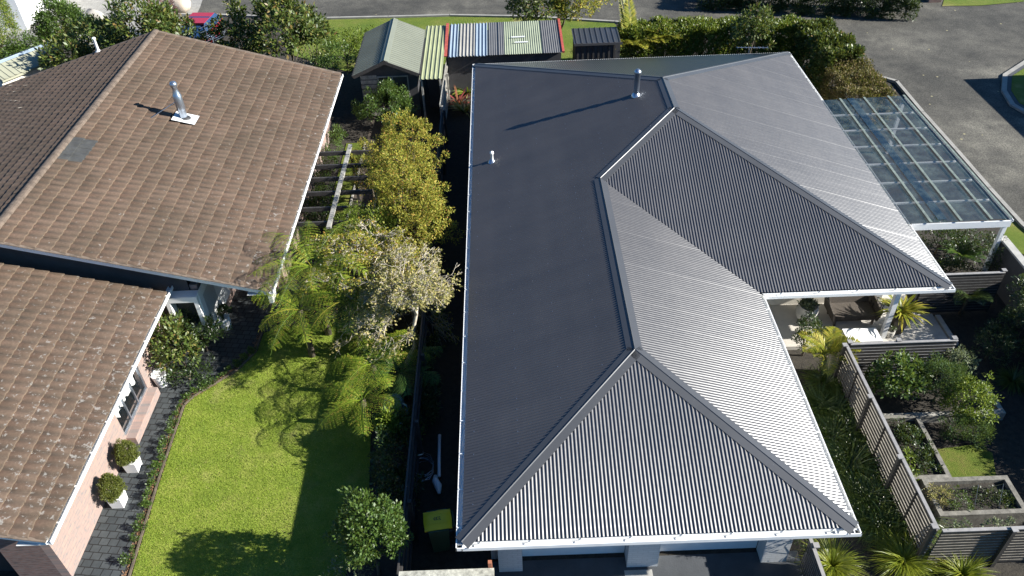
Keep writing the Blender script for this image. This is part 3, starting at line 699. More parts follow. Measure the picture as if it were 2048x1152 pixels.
# ------------------------------------------------------------------ carport of clear sheet on the right
cp = thing('carport', 'clear ribbed plastic carport on white beams beside the road, right of the charcoal roof', 'carport', (15.3, 19.8, 0))
Z = 2.36
P_bl, P_br, P_tr, P_tl = at(1812, 437, Z), at(2030, 447, Z), at(1812, 196, Z), at(1640, 188, Z)
x0, x1, y0, y1 = 12.25, float(P_br[0]) - .08, float(P_br[1]) + .1, float(P_tr[1]) - .05
vs, fs = sheet((x0, y0, Z + .06), (0, 1, 0), (1, 0, .02), [(0, 0), (y1 - y0, 0), (y1 - y0, x1 - x0), (0, x1 - x0)], .084, .016)
mb = MB(); mb.add(vs, fs); mb.build('clear_sheeting', M['poly'], cp, True)
for k in range(4):
    x = x0 + .75 + k * .93 if k < 3 else x1 - .05
    mb = MB(); mb.box((x - .03, y0 + .06, Z - .10), (x + .03, y1, Z + .0)); sz = Z + .095 + .02 * (x - x0); mb.box((x - .04, y0 - .03, sz), (x + .04, y1, sz + .012)); mb.build('rafter', M['polystrip'], cp)
mb = MB(); mb.box((x0 + 1.02, y0 + .1, Z + .107), (x0 + 1.3, y1, Z + .110)); mb.build('lap_strip', M['poly'], cp)
for k in range(1, 7):
    y = y0 + (y1 - y0) * k / 7; mb = MB(); mb.box((x0, y - .035, Z - .005), (x1 - .12, y + .035, Z + .045)); mb.build('purlin', M['white'], cp)
mb = MB(); mb.box((x0 + .2, y0 - .0, Z - .20), (x1 + .04, y0 + .05, Z + .03)); mb.build('front_beam', M['white'], cp)
mb = MB(); gutter_run(mb, (x1 + .08, y0), (x1 + .08, y1), (-1, 0), w_=.05, h=.07, z=Z + .06); mb.build('gutter', M['gutter'], cp)
mb = MB(); mb.box((x1 - .12, y0 + .04, 0), (x1, y0 + .16, Z - .12)); mb.build('post', M['white'], cp)
mb = MB(); mb.box((x1 - .12, y1 - .2, 0), (x1, y1 - .08, Z - .12)); mb.build('post', M['white'], cp)

# ================================================================== TILED HOUSE
TT = .2984; th = math.atan(TT); ct, st = math.cos(th), math.sin(th)
GX, GY0, GY1, RA = -7.04, 17.78, 32.2, 7.245; RX = GX - RA; RZ = GZ + RA * TT
th_ = thing('tiled_house', 'brick house with a weathered brown concrete tile roof and white gutters, left of the lawn', 'house', (-10.7, 12, 0))
nu, nv = round((GY1 - GY0) / .27), round(RA / ct / .40); tw = (GY1 - GY0) / nu; tc = RA / ct / nv
def greyR(i, j): return 33 <= i <= 36 and nv - 4 <= j <= nv - 2
yg = at(160, 300)[1]
A, B = tiles((GX + .03, GY0, GZ + .01), (0, 1, 0), (-ct, 0, st), nu, nv, tw, tc, grey=lambda i, j: 16 <= i <= 20 and nv - 2 <= j <= nv - 1)
wear(A.build('roof_tiles', M['tile'], th_, True)); o = B.build('roof_tiles', M['tilegrey'], th_, True); o['label'] = 'patch of grey replacement roof tiles'
A, _ = tiles((RX - RA - .03, GY0, GZ + .01), (0, 1, 0), (ct, 0, st), nu, nv, tw, tc, rk=.45, rs=.055); wear(A.build('roof_tiles', M['tile'], th_, True))
# lower wing roof
LX, LY0, LY1 = -10.1, 9.72, 17.9; nvl = 20
A, _ = tiles((LX + .03, LY0, GZ + .01), (0, 1, 0), (-ct, 0, st), round((LY1 - LY0) / tw), nvl, (LY1 - LY0) / round((LY1 - LY0) / tw), tc); wear(A.build('roof_tiles', M['tile'], th_, True))
# ridge
def ridgecaps(mb, p, q, n, r=.12):
    p = np.array(p, float); q = np.array(q, float); d = unit(q - p); s = unit(np.cross(d, (0, 0, 1))); L = np.linalg.norm(q - p) / n
    for k in range(n):
        a = p + d * L * k; b = p + d * (L * (k + 1) + .02); vs = []; m = 7
        for e, rr in ((a, r * 1.04), (b, r * .97)):
            for j in range(m + 1):
                an = PI * (-.05 + 1.1 * j / m); vs.append(e + s * rr * 1.15 * math.cos(an) + np.array([0, 0, rr * .62 * math.sin(an) + .0]))
        mb.add(vs, [(j, j + 1, m + 2 + j, m + 1 + j) for j in range(m)] + [tuple(range(m, -1, -1)), tuple(range(m + 1, 2 * m + 2))])
mb = MB(); ridgecaps(mb, (RX, GY0, RZ + .045), (RX, GY1, RZ + .045), 36); mb.build('ridge_tiles', M['tilecap'], th_)
mb = MB()
for sx in (1, -1):
    xe = GX if sx > 0 else RX - RA
    mb = MB(); ridgecaps(mb, (xe, GY1 - .02, GZ + .03), (RX, GY1 - .02, RZ + .03), 18, .09); mb.build('verge_tiles', M['tilecap'], th_); mb = MB(); ridgecaps(mb, (xe, GY0 + .02, GZ + .02), (RX, GY0 + .02, RZ + .02), 18, .055); mb.build('verge_tiles', M['tilecap'], th_)
mb = MB(); ridgecaps(mb, (LX, LY0 + .02, GZ + .02), (LX - 6, LY0 + .02, GZ + .02 + 6 * TT), 15, .05); mb.build('verge_tiles', M['tilecap'], th_)
# gutters, barge boards
mb = MB(); br = MB(); gutter_run(mb, (GX + .10, GY0 - .02), (GX + .10, GY1 + .02), (-1, 0), z=GZ + .02, braces=br, brk=.9); gutter_run(mb, (LX + .10, LY0 - .02), (LX + .10, LY1 + .3), (-1, 0), z=GZ + .02, braces=br, brk=.9)
mb.build('gutter', M['gutter'], th_)
for p_, q_, h_ in (((GX - .02, GY0 + .045, GZ - .10), (RX, GY0 + .045, RZ - .10), .13), ((2 * RX - GX, GY0 + .045, GZ - .10), (RX - .01, GY0 + .045, RZ - .10), .13), ((GX - .02, GY1 + .03, GZ - .1), (RX, GY1 + .03, RZ - .1), .16), ((LX - .02, LY0 + .045, GZ - .09), (LX - 6, LY0 + .045, GZ - .09 + 6 * TT), .12)):
    mb = MB(); mb.bar(p_, q_, .03, h_); mb.build('barge_board', M['white'], th_)
mb = MB(); mb.box((GX - .7, GY0, GZ - .12), (GX - .05, GY1, GZ - .10)); mb.build('soffit', M['white'], th_)
mb = MB(); mb.box((LX - .7, LY0, GZ - .12), (LX - .05, LY1, GZ - .10)); mb.build('soffit', M['white'], th_)
mb = MB(); mb.box((GX - .10, GY0 - .02, GZ - .42), (GX + .02, GY0 + .42, GZ - .13)); mb.build('eave_box', M['white'], th_)
# walls
mb = MB()
mb.box((GX - .9, 21.0, 0), (GX - .68, GY1 - .5, GZ - .1)); mb.build('wall', M['brickx'], th_); mb = MB(); mb.box((-9.6, 18.35, 0), (-9.38, 21.0, GZ - .1)); mb.build('wall', M['brickx'], th_); mb = MB()
WB = onx(297, 779, -10.7); WBz = max(.35, float(WB[2])); ya = float(onx(255, 877, -10.7)[1]); yb = float(WB[1])
mb.box((-10.92, 10.3, 0), (-10.7, ya, GZ - .1)); mb.box((-10.92, yb, 0), (-10.7, 18.3, GZ - .1)); mb.box((-10.92, ya, 0), (-10.7, yb, WBz))
mb.build('wall', M['brickx'], th_)
mb = MB(); mb.box((GX - .9, 20.8, 0), (-9.6, 21.0, 2.3)); mb.build('wall', M['bricky'], th_)
mb = MB(); mb.box((-11.9, 10.3, 0), (-10.92, 10.5, 2.3)); mb.box((-21, 10.3, 2.1), (-11.9, 10.5, 2.3)); mb.build('wall', M['bricky'], th_); mb = MB()
pts = [(-9.6, 0), (-9.6, 3.0), (RX, RZ - .15), (2 * RX - GX + .8, 2.3), (2 * RX - GX + .8, 0)]
mb.add([(x, 18.30, z) for x, z in pts], [(4, 3, 2, 1, 0)]); mb.build('wall', M['blackwall'], th_); mb = MB()  # brick gable in shade; its shade is put in as a dark colour
pts = [(GX - .75, 0), (GX - .75, 2.4), (RX, RZ - .15), (2 * RX - GX + .75, 2.4), (2 * RX - GX + .75, 0)]
mb.add([(x, GY1 - .5, z) for x, z in pts], [(0, 1, 2, 3, 4)])
mb.build('wall', M['bricky'], th_)
mb = MB(); mb.box((-20.9, 10.55, .0), (-11, 10.6, 2.1)); mb.build('dark_opening', M['dark'], th_)
mb = MB(); mb.box((-10.70, ya - .05, WBz - .30), (-10.44, yb + .05, WBz - .02)); mb.build('window_sill', M['brickx'], th_)
# big side window
wd = MB(); wd.box((-10.80, ya, WBz), (-10.785, yb, 2.3)); wo = wd.build('window', M['glass'], th_)
mb = MB()
for yy in (ya + .02, ya + (yb - ya) * .33, ya + (yb - ya) * .66, yb - .02): mb.box((-10.78, yy - .025, WBz + .03), (-10.73, yy + .025, 2.3))
mb.box((-10.78, ya, WBz), (-10.728, yb, WBz + .05)); mb.box((-10.775, ya, 1.55), (-10.735, yb, 1.6)); mb.build('frame', M['metal'], wo)
mb = MB(); n = 46; vs = []; fs = []
for k in range(n + 1):
    yy = ya + .05 + (yb - ya - .1) * k / n; xx = -10.95 + .035 * math.sin(k * 1.3); vs += [(xx, yy, WBz + .28 + .16 * abs(math.sin(k * .29))), (xx, yy, 2.3)]
    if k: fs.append((2 * k - 2, 2 * k, 2 * k + 1, 2 * k - 1))
mb.add(vs, fs); mb.build('curtain', M['curtain'], wo, True)
# entry bay: white framed window facing the viewer, white panel facing the sun
ey = 17.95
q = [ony(333, 612, ey), ony(393, 612, ey), ony(410, 655, ey), ony(357, 655, ey)]
bx0, bx1 = float(q[0][0]) - .0, float(q[1][0]) + .08
mb = MB(); mb.box((bx0, ey, 1.95), (bx1, 18.28, 2.15)); mb.box((bx0, ey, .62), (bx1, 18.28, .82)); mb.box((bx0, ey, .82), (bx0 + .12, 18.28, 1.95)); mb.box((bx1 - .12, ey, .82), (bx1, 18.28, 1.95)); f1 = mb.build('bay_window', M['white'], th_)
mb = MB(); mb.box((bx0 + .12, ey + .08, .82), (bx1 - .12, ey + .10, 1.95)); mb.build('pane', M['glass'], f1)
mb = MB(); mb.box((bx1 + .0, 18.1, .45), (-9.30, 20.2, 2.2)); f2 = mb.build('entry_panel', M['white'], th_)
mb = MB(); mb.box((-9.298, 18.35, .9), (-9.29, 19.2, 1.9)); mb.build('pane', M['glass'], f2)
mb = MB(); mb.box((-7.5, 18.3, 0), (-7.36, 18.44, 2.28)); mb.build('porch_post', M['darkwood'], th_)
# flue with guy wire
fx, fy, zz = -14.7 + 3.0, 0, 0
b0 = (lambda d: d * ((GZ + GX * TT - CAMZ) / (d[2] + d[0] * TT)) + np.array([0, 0, CAMZ]))(R @ np.array([370 - CX, -(241 - CY), -F_PX])); bx, by, bz = b0
mb = MB(); mb.lathe((bx, by, bz), [(.13, -.1), (.13, .42), (.135, .43), (.15, .45), (.15, .98), (.14, 1.0), (.09, 1.18), (.09, 1.30), (.12, 1.32), (.125, 1.42), (.09, 1.48), (.0, 1.50)], 24); fl = mb.build('flue', M['metal'], th_, True)
mb = MB(); mb.lathe((bx, by, bz), [(.24, .0), (.23, .07), (.19, .12), (.14, .15)], 20); mb.build('rubber_collar', M['rubber'], fl, True)
mb = MB(); V = np.array([-ct, 0, st]); Nn = np.array([st, 0, ct]); o_ = np.array([bx, by, bz]) + Nn * .125
mb.add([o_ + V * a + np.array([0, 1, 0]) * b for a, b in ((-.42, -.34), (.38, -.34), (.38, .30), (-.42, .30))], [(0, 3, 2, 1)]); mb.build('flashing', M['lead'], fl)
mb = MB(); mb.tube([(bx - .1, by, bz + .75), (bx - .95, by - .45, bz + .38)], .012, 6); mb.tube([(bx - .1, by + .1, bz + .75), (bx - .5, by + .9, bz + .25)], .010, 6); mb.build('guy_wire', M['metal'], fl)
# white vent pipe on the far slope
vx, vy = -17.4, 31.0
vx = RX - 3.0; d = R @ np.array([198 - CX, -(106 - CY), -F_PX]); vz_ = lambda x: GZ + (x - (2 * RX - GX)) * TT
tt_ = (GZ - (2 * RX - GX) * TT - CAMZ) / (d[2] - d[0] * TT); vp = d * tt_ + np.array([0, 0, CAMZ])
mb = MB(); mb.lathe(vp, [(.06, -.1), (.06, .60), (.075, .61), (.075, .66), (0, .68)], 14); fl = mb.build('vent_pipe', M['pvc'], th_, True)
mb = MB(); mb.lathe(vp, [(.15, .02), (.12, .08), (.065, .13)], 14); mb.build('flashing', M['lead'], fl, True)
# television aerial on the back gable
def aerial(name, label, base, h, boom, el, n, L, az=0, parent=None, hasmast=True):
    t = parent or thing(name, label, 'aerial', base); b = np.array(base, float); top = b + [0, 0, h]; d = np.array([math.cos(az), math.sin(az), 0]); s = np.array([-math.sin(az), math.cos(az), 0])
    mb = MB(); mb.tube([b, top], .022, 6)
    if hasmast: mb.tube([b + d * .35, b + [0, 0, h * .65]], .014, 5)
    an = mb.build('aerial_mast', M['metal'], t)
    m2 = MB(); m2.tube([top - d * boom * .6, top + d * boom * .4], .014, 6)
    for k in range(n):
        c = top - d * boom * .6 + d * boom * k / (n - 1)
        m2.tube([c - s * L * (1 - .4 * k / n) / 2, c + s * L * (1 - .4 * k / n) / 2], .008, 5)
    if el:
        for zz_ in (-.22, .22, .4):
            m2.tube([top + d * boom * .4 + [0, 0, zz_] - s * .3, top + d * boom * .4 + [0, 0, zz_] + s * .3], .009, 5)
        m2.tube([top + d * boom * .4 + [0, 0, -.25], top + d * boom * .4 + [0, 0, .45]], .009, 5)
    m2.build('aerial_elements', M['metal'], an if parent is not None else t)
    return t
ab = ony(437, 122, GY1 + .15); aerial('', '', (ab[0], GY1 + .18, float(ab[2]) - .2), 1.25, .7, True, 5, .5, az=2.6, parent=th_)

# ================================================================== SHEDS
def zbox_walls(mb, x0, x1, y0, y1, z, t=.06):
    mb.box((x0, y0, 0), (x1, y0 + t, z)); mb.box((x0, y1 - t, 0), (x1, y1, z)); mb.box((x0, y0 + t, 0), (x0 + t, y1 - t, z)); mb.box((x1 - t, y0 + t, 0), (x1, y1 - t, z))
sh = thing('garden_shed', 'dark timber shed with a sage green gable roof behind the rounded shrub', 'shed', (-5.1, 33, 0))
ex0, ex1, ey0, ey1, ez = -6.58, -3.72, 32.45, 37.2, 2.2; rx = (ex0 + ex1) / 2; rz = ez + .62
for s_, xe in ((1, ex0), (-1, ex1)):
    L = math.hypot(rx - ex0, rz - ez); vs, fs = sheet((xe, ey0, ez), (0, 1, 0), (s_ * (rx - ex0) / L, 0, (rz - ez) / L), [(0, 0), (ey1 - ey0, 0), (ey1 - ey0, L), (0, L)], .20, .03, 'trap')
    mb = MB(); mb.add(vs, fs); mb.build('roof_sheeting', M['greenroof'], sh)
T_s = T; T = (rz - ez) / (rx - ex0)
mb = MB(); capv(mb, (rx, ey0 - .01, rz), (rx, ey1, rz), .20, (1, 0, -T), (-1, 0, -T), .045); mb.build('ridge_cap', M['greenroof'], sh)
T = T_s
mb = MB(); mb.bar((ex0, ey0 - .02, ez - .06), (rx, ey0 - .02, rz - .06), .03, .14); mb.bar((ex1, ey0 - .021, ez - .06), (rx, ey0 - .021, rz - .06), .03, .14); mb.bar((ex0 - .03, ey0, ez - .04), (ex0 - .03, ey1, ez - .04), .05, .09); mb.bar((ex1 + .03, ey0, ez - .04), (ex1 + .03, ey1, ez - .04), .05, .09); mb.build('barge_board', M['darkwood'], sh)
mb = MB(); zbox_walls(mb, ex0 + .25, ex1 - .15, ey0 + .35, ey1 - .2, 2.15); mb.add([(ex0 + .25, ey0 + .35, 2.15), (ex1 - .15, ey0 + .35, 2.15), (rx, ey0 + .35, rz - .1)], [(0, 1, 2)]); mb.build('wall', M['blackwall'], sh)
mb = MB()
for k in range(9): mb.box((ex0 + .24, ey0 + .325, .1 + k * .22), (ex0 + .95, ey0 + .348, .28 + k * .22))
mb.build('weatherboards', M['greywood'], sh)
mb = MB(); mb.box((ex0 + 1.0, ey0 + .30, .75), (ex0 + 2.3, ey0 + .34, 1.9)); wn = mb.build('window', M['glass'], sh)
mb = MB()
for x in (ex0 + .98, ex0 + 1.62, ex0 + 2.28): mb.box((x, ey0 + .27, .7), (x + .05, ey0 + .30, 1.95))
mb.box((ex0 + .98, ey0 + .272, 1.95), (ex0 + 2.33, ey0 + .298, 2.0)); mb.build('frame', M['greywood'], wn)

lt = thing('lean_to', 'lean-to with yellow green ribbed sheets between the green shed and the patchwork shed', 'lean-to', (-3.2, 33, 0))
vs, fs = sheet((-3.7, 32.1, 2.08), (1, 0, 0), (0, 1, .03), [(0, 0), (.98, 0), (.98, 5.5), (0, 5.5)], .19, .035, 'trap'); mb = MB(); mb.add(vs, fs); mb.build('roof_sheeting', M['greenroof2'], lt)
mb = MB(); mb.box((-3.66, 32.2, 0), (-3.58, 32.28, 2.05)); mb.box((-2.86, 32.2, 0), (-2.78, 32.28, 2.05)); mb.build('post', M['greywood'], lt)
mb = MB(); mb.box((-3.5, 33.6, 0), (-2.75, 33.66, 2.0)); mb.build('wall', M['blackwall'], lt)

ts = thing('patchwork_shed', 'low shed roofed with mixed blue, grey and green corrugated sheets', 'shed', (0, 34.5, 0))
ty0, ty1, tz0, tz1 = 34.35, 37.55, 2.05, 2.3
cols = [(-2.72, -2.55, 'red'), (-2.55, -2.1, 'tinblue'), (-2.1, -1.35, 'tingrey'), (-1.35, -.72, 'tinblue'), (-.72, -.28, 'tindark'), (-.28, .0, 'tindark'), (.0, 1.75, 'tingreen'), (1.75, 2.62, 'tindark')]
sl_ = (tz1 - tz0) / (ty1 - ty0)
for i, (a, b, m_) in enumerate(cols):
    if m_ == 'red': continue
    vs, fs = sheet((a, ty0 - .02 * (i % 2), tz0 + .004 * (i % 3)), (1, 0, 0), (0, 1, sl_), [(0, 0), (b - a, 0), (b - a, ty1 - ty0), (0, ty1 - ty0)], .16 if m_ in ('tinblue', 'tingrey') else .10, .04 if m_ in ('tinblue', 'tingrey') else .022, 'trap' if m_ in ('tinblue', 'tingrey') else 'sine', .004 * i)
    mb = MB(); mb.add(vs, fs); mb.build('roof_sheet', M[m_], ts, m_ in ('tindark', 'tingreen'))
mb = MB(); mb.bar((-2.66, ty0, tz0 + .05), (-2.66, ty1, tz1 + .05), .13, .05); mb.build('barge_flashing', M['red'], ts); mb = MB(); mb.bar((2.68, ty0, tz0 + .05), (2.68, ty1, tz1 + .05), .11, .09); mb.build('barge_flashing', M['red'], ts)
mb = MB(); mb.bar((.35, 35.85, 2.26), (1.0, 35.87, 2.26), .05, .04); mb.build('white_batten', M['white'], ts); mb = MB(); mb.bar((.5, 35.35, 2.215), (1.12, 35.36, 2.215), .05, .04); mb.build('white_batten', M['white'], ts)
mb = MB(); zbox_walls(mb, -2.6, 2.6, ty0 + .25, ty1 - .1, 2.0); mb.build('wall', M['blackwall'], ts)
mb = MB(); mb.box((.7, ty0 + .21, .9), (2.0, ty0 + .24, 1.6)); mb.build('window', M['glass'], ts)

ss = thing('small_shed', 'small shed with a black ribbed steel roof beside the palm', 'shed', (4.2, 34.6, 0))
a = at(1148, 88, 2.1); b = at(1244, 80, 2.1); c_ = at(1130, 61, 2.1)
sx0, sx1, sy0, sy1 = float(a[0]), float(b[0]), float(a[1]), float(c_[1])
vs, fs = sheet((sx0, sy0, 2.1), (1, 0, 0), (0, 1, .05), [(0, 0), (sx1 - sx0, 0), (sx1 - sx0, sy1 - sy0), (0, sy1 - sy0)], .25, .03, 'trap'); mb = MB(); mb.add(vs, fs); mb.build('roof_sheeting', M['blacksteel'], ss)
mb = MB(); zbox_walls(mb, sx0 + .08, sx1 - .08, sy0 + .12, sy1 - .1, 2.07); mb.build('wall', M['blackwall'], ss)
mb = MB()
for k in range(8): mb.box((sx0 + .15 + k * (sx1 - sx0 - .3) / 8, sy0 + .08, .1), (sx0 + .15 + (k + .35) * (sx1 - sx0 - .3) / 8, sy0 + .118, 2.0))
mb.build('cladding_battens', M['darkwood'], ss)
mb = MB(); mb.box((sx0, sy0 - .03, 2.0), (sx1, sy0 - .002, 2.11)); mb.build('fascia', M['blackwall'], ss)

gs = thing('garden_shed', 'shed with a pale cream ribbed roof and bluish ridge cap at the left edge', 'shed', (-22, 35, 0))
# ridge runs from lower left to upper right
rA = at(-30, 135, 2.35); rB = at(98, 86, 2.35); e1a = at(-30, 186, 2.0); e1b = at(118, 112, 2.0)
d_ = unit((rB - rA)); n_ = np.array([d_[1], -d_[0], 0]); n_ = n_ if n_[1] < 0 else -n_; Ls = float(np.linalg.norm(rB - rA)); run = 1.15
V1 = unit(-n_ * run + np.array([0, 0, .35])); Lr = math.hypot(run, .35)
for s_, nn in ((1, n_), (-1, -n_)):
    V1 = unit(-nn * run + np.array([0, 0, .35])); O1 = rA + nn * run - np.array([0, 0, .35])
    vs, fs = sheet(O1, d_, V1, [(0, 0), (Ls, 0), (Ls, Lr), (0, Lr)], .26, .03, 'trap'); mb = MB(); mb.add(vs, fs); mb.build('roof_sheeting', M['beigeroof'], gs)
mb = MB(); capv(mb, rA, rB, .16, n_ * run - np.array([0, 0, .35]), -n_ * run - np.array([0, 0, .35]), .045); mb.build('ridge_cap', M['tinblue'], gs)
mb = MB(); p_ = rA + n_ * (run - .06) - np.array([0, 0, .42]); mb.bar(p_, p_ + d_ * Ls, .08, .09); mb.build('gutter', M['beigeroof'], gs)
cn = [rA + n_ * (run - .2), rB + n_ * (run - .2) - d_ * .1, rB - n_ * (run - .2) - d_ * .1, rA - n_ * (run - .2)]
mb = MB(); mb.prism([(p[0], p[1]) for p in cn], 0, 1.93); mb.build('wall', M['cream'], gs)

wh = thing('white_house', 'white weatherboard house wall with a grey roof in the top left corner', 'house', (-31, 47, 0))
mb = MB(); a = at(66, 62); b = at(78, -12)
mb.box((-40, float(a[1]) + .2, 0), (float(a[0]) - .4, 60, 3.0))
for k in range(11): mb.box((float(a[0]) - .4, float(a[1]) + .2, .1 + k * .26), (float(a[0]) - .385, 60, .33 + k * .26))
mb.build('wall', M['white'], wh)
mb = MB(); ax = float(a[0]); mb.tube([(ax - .3, 47.8, 2.8), (ax - .3, 47.8, .1)], .05, 6); mb.build('downpipe', M['metal'], wh)
vs, fs = sheet((ax - .1, float(a[1]) - .1, 3.0), (0, 1, 0), (-.95, 0, .3), [(0, 0), (14, 0), (14, 7), (0, 7)], .25, .05, 'trap'); mb = MB(); mb.add(vs, fs); mb.build('roof_sheeting', M['tingrey'], wh)

# ================================================================== FENCES
def paling(name, label, p, q, h, cat='fence', mat='greywood', cap=True, gap=.0, pw=.15, t=.02, side=1, posts=True, base=0.):
    p = np.array([p[0], p[1], 0.]); q = np.array([q[0], q[1], 0.]); d = unit(q - p); n = np.array([-d[1], d[0], 0]) * side; L = np.linalg.norm(q - p); o = thing(name, label, cat, p)
    mb = MB(); u = 0
    while u < L - .01:
        hh = h + random.uniform(-.01, .012); a = p + d * u; b = p + d * min(L, u + pw - .004)
        mb.prism([tuple((a)[:2]), tuple(b[:2]), tuple((b + n * t)[:2]), tuple((a + n * t)[:2])], base, hh); u += pw + gap
    mb.build('palings', M[mat], o)
    mb = MB()
    for z in (.3, h * .55, h - .2): mb.bar(p - n * .03 + [0, 0, z], q - n * .03 + [0, 0, z], .05, .09)
    mb.build('rail', M[mat], o)
    if cap: mb = MB(); mb.bar(p + n * .0 + [0, 0, h + .02], q + n * .0 + [0, 0, h + .02], .045, .02); mb.build('cap_rail', M[mat], o)
    if posts:
        k = max(1, int(L / 2.4))
        for i in range(k + 1):
            c = p + d * (L * i / k) - n * .10; mb = MB(); mb.box((c[0] - .045, c[1] - .045, 0), (c[0] + .045, c[1] + .045, h - .03)); mb.build('post', M[mat], o)
    return o
paling('boundary_fence', 'long dark timber boundary fence between the two properties', (-2.68, 8.6), (-2.68, 30.2), 1.6, mat='darkwood')
paling('boundary_fence', 'pale weathered timber fence end running back beside the sheds', (-2.75, 30.3), (-2.62, 36.5), 1.75, mat='greywood')
g_ = thing('side_gate', 'pale lichened timber gate frame beside the left garage pier', 'gate', (-1.6, 9.0, 0))
mb = MB(); mb.box((-2.62, 8.88, 1.72), (-.62, 9.06, 1.84)); mb.build('top_board', M['lichenwood'], g_)
mb = MB()
for k in range(13): mb.box((-2.6 + k * .152, 8.95, .05), (-2.6 + k * .152 + .146, 8.97, 1.72))
mb.build('palings', M['darkwood'], g_)
mb = MB(); mb.box((-.74, 9.08, 0), (-.66, 9.16, 1.98)); mb.build('post', M['terracotta'], g_)

def slatfence(name, label, p, q, h, nsl=11, sw=.095, post=1.9, mat='slat', capm='slatcap', z0=.08, side=1, capw=.10, postpos=None):
    p = np.array([p[0], p[1], 0.]); q = np.array([q[0], q[1], 0.]); d = unit(q - p); n = np.array([-d[1], d[0], 0]) * side; L = np.linalg.norm(q - p); o = thing(name, label, 'fence', p)
    st_ = (h - z0) / nsl; mb = MB()
    for k in range(nsl):
        u = random.uniform(-.6, 0)
        z = z0 + st_ * k
        while u < L:
            a = max(0, u) + .003; b = min(L, u + 2.4) - .003
            if b > a + .05:
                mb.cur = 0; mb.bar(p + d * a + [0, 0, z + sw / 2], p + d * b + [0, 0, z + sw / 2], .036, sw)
                mb.cur = 1; mb.bar(p + d * a + [0, 0, z + sw + .003], p + d * b + [0, 0, z + sw + .003], .040, .006)  # pale strip paints the sunlight along the slat's top edge
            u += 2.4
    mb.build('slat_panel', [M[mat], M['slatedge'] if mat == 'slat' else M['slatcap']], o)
    pp = postpos if postpos is not None else [L * i / max(1, round(L / post)) for i in range(max(1, round(L / post)) + 1)]
    for u in pp:
        c = p + d * u - n * .058; mb = MB(); mb.bar(c + [0, 0, 0], c + [0, 0, h + .04], .09, .09, (1, 0, 0)); po = mb.build('post', M[mat], o)
        mb = MB(); mb.bar(c + [0, 0, h + .04], c + [0, 0, h + .065], .13, .13, (1, 0, 0)); mb.build('post_cap', M[capm], po)
    for i in range(len(pp) - 1):
        u = (pp[i] + pp[i + 1]) / 2; c = p + d * u - n * .034; mb = MB(); mb.bar(c + [0, 0, .05], c + [0, 0, h - .02], .028, .05, (1, 0, 0)); mb.build('batten', M[mat], o)
    mb = MB(); mb.bar(p + [0, 0, h + .012], q + [0, 0, h + .012], .08, .022); mb.build('cap_rail', M[capm], o)
    return o
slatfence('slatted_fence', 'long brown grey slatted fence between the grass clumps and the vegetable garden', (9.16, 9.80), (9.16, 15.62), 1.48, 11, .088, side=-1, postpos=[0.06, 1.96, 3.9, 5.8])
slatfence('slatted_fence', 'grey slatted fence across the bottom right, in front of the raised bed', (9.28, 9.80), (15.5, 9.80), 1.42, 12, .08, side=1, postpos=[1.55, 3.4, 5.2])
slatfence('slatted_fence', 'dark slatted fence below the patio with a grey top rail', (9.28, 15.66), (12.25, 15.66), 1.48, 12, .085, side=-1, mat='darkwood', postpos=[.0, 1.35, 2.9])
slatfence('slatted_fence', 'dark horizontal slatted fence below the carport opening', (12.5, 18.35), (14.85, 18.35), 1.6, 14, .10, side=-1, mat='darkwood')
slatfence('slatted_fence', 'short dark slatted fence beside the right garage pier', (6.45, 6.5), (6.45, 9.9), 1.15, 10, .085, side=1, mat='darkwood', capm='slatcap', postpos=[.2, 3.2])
mb = MB(); mb.box((6.36, 8.9, 1.19), (6.62, 10.1, 1.22)); 
wl = thing('boundary_wall', 'dark wall with a pale concrete cap along the road, behind the carport post', 'wall', (15.66, 16, 0))
mb = MB(); mb.box((15.6, 12, 0), (15.72, 20.1, 1.55)); mb.build('wall_panel', M['blackwall'], wl)
mb = MB(); mb.box((15.54, 12, 1.552), (15.78, 20.15, 1.62)); mb.build('coping', M['conc'], wl)
# raised beds
def sleeper_bed(name, label, rect, h, w_=.2, mat='conc', sides='FBLR'):
    x0, x1, y0, y1 = rect; o = thing(name, label, 'raised bed', (x0, y0, 0))
    if 'F' in sides: mb = MB(); mb.box((x0, y0, 0), (x1, y0 + w_, h)); mb.build('edge_board', M[mat], o)
    if 'B' in sides: mb = MB(); mb.box((x0, y1 - w_, 0), (x1, y1, h)); mb.build('edge_board', M[mat], o)
    if 'L' in sides: mb = MB(); mb.box((x0, y0 + w_, 0), (x0 + w_, y1 - w_, h - .003)); mb.build('edge_board', M[mat], o)
    if 'R' in sides: mb = MB(); mb.box((x1 - w_, y0 + w_, 0), (x1, y1 - w_, h - .003)); mb.build('edge_board', M[mat], o)
    mb = MB(); mb.box((x0 + w_, y0 + w_, 0), (x1 - w_, y1 - w_, h - .13)); mb.build('soil_fill', M['soil'], o)
    return o
sleeper_bed('raised_bed', 'pale timber raised vegetable bed nearest the bottom right slatted fence', (9.95, 12.08, 10.78, 11.86), .5, .12, 'bedwood')
rb_ = sleeper_bed('raised_bed', 'dark soil raised bed with one long pale timber side along the slatted fence', (9.72, 10.75, 11.88, 13.95), .45, .11, 'bedwood')
sleeper_bed('raised_bed', 'timber edged bed under the citrus bush', (9.7, 13.2, 14.0, 15.35), .3, .14, 'greywood', 'FR')
bs_ = thing('plant_support', 'thin wire plant supports standing in the raised vegetable bed', 'plant support', (11, 11.3, .37))
mb = MB()
for x in (10.9, 11.5): mb.tube([(x, 11.0, .36), (x + .05, 11.3, .95), (x, 11.6, .36)], .008, 5)
mb.build('wire_hoop', M['metal'], bs_)

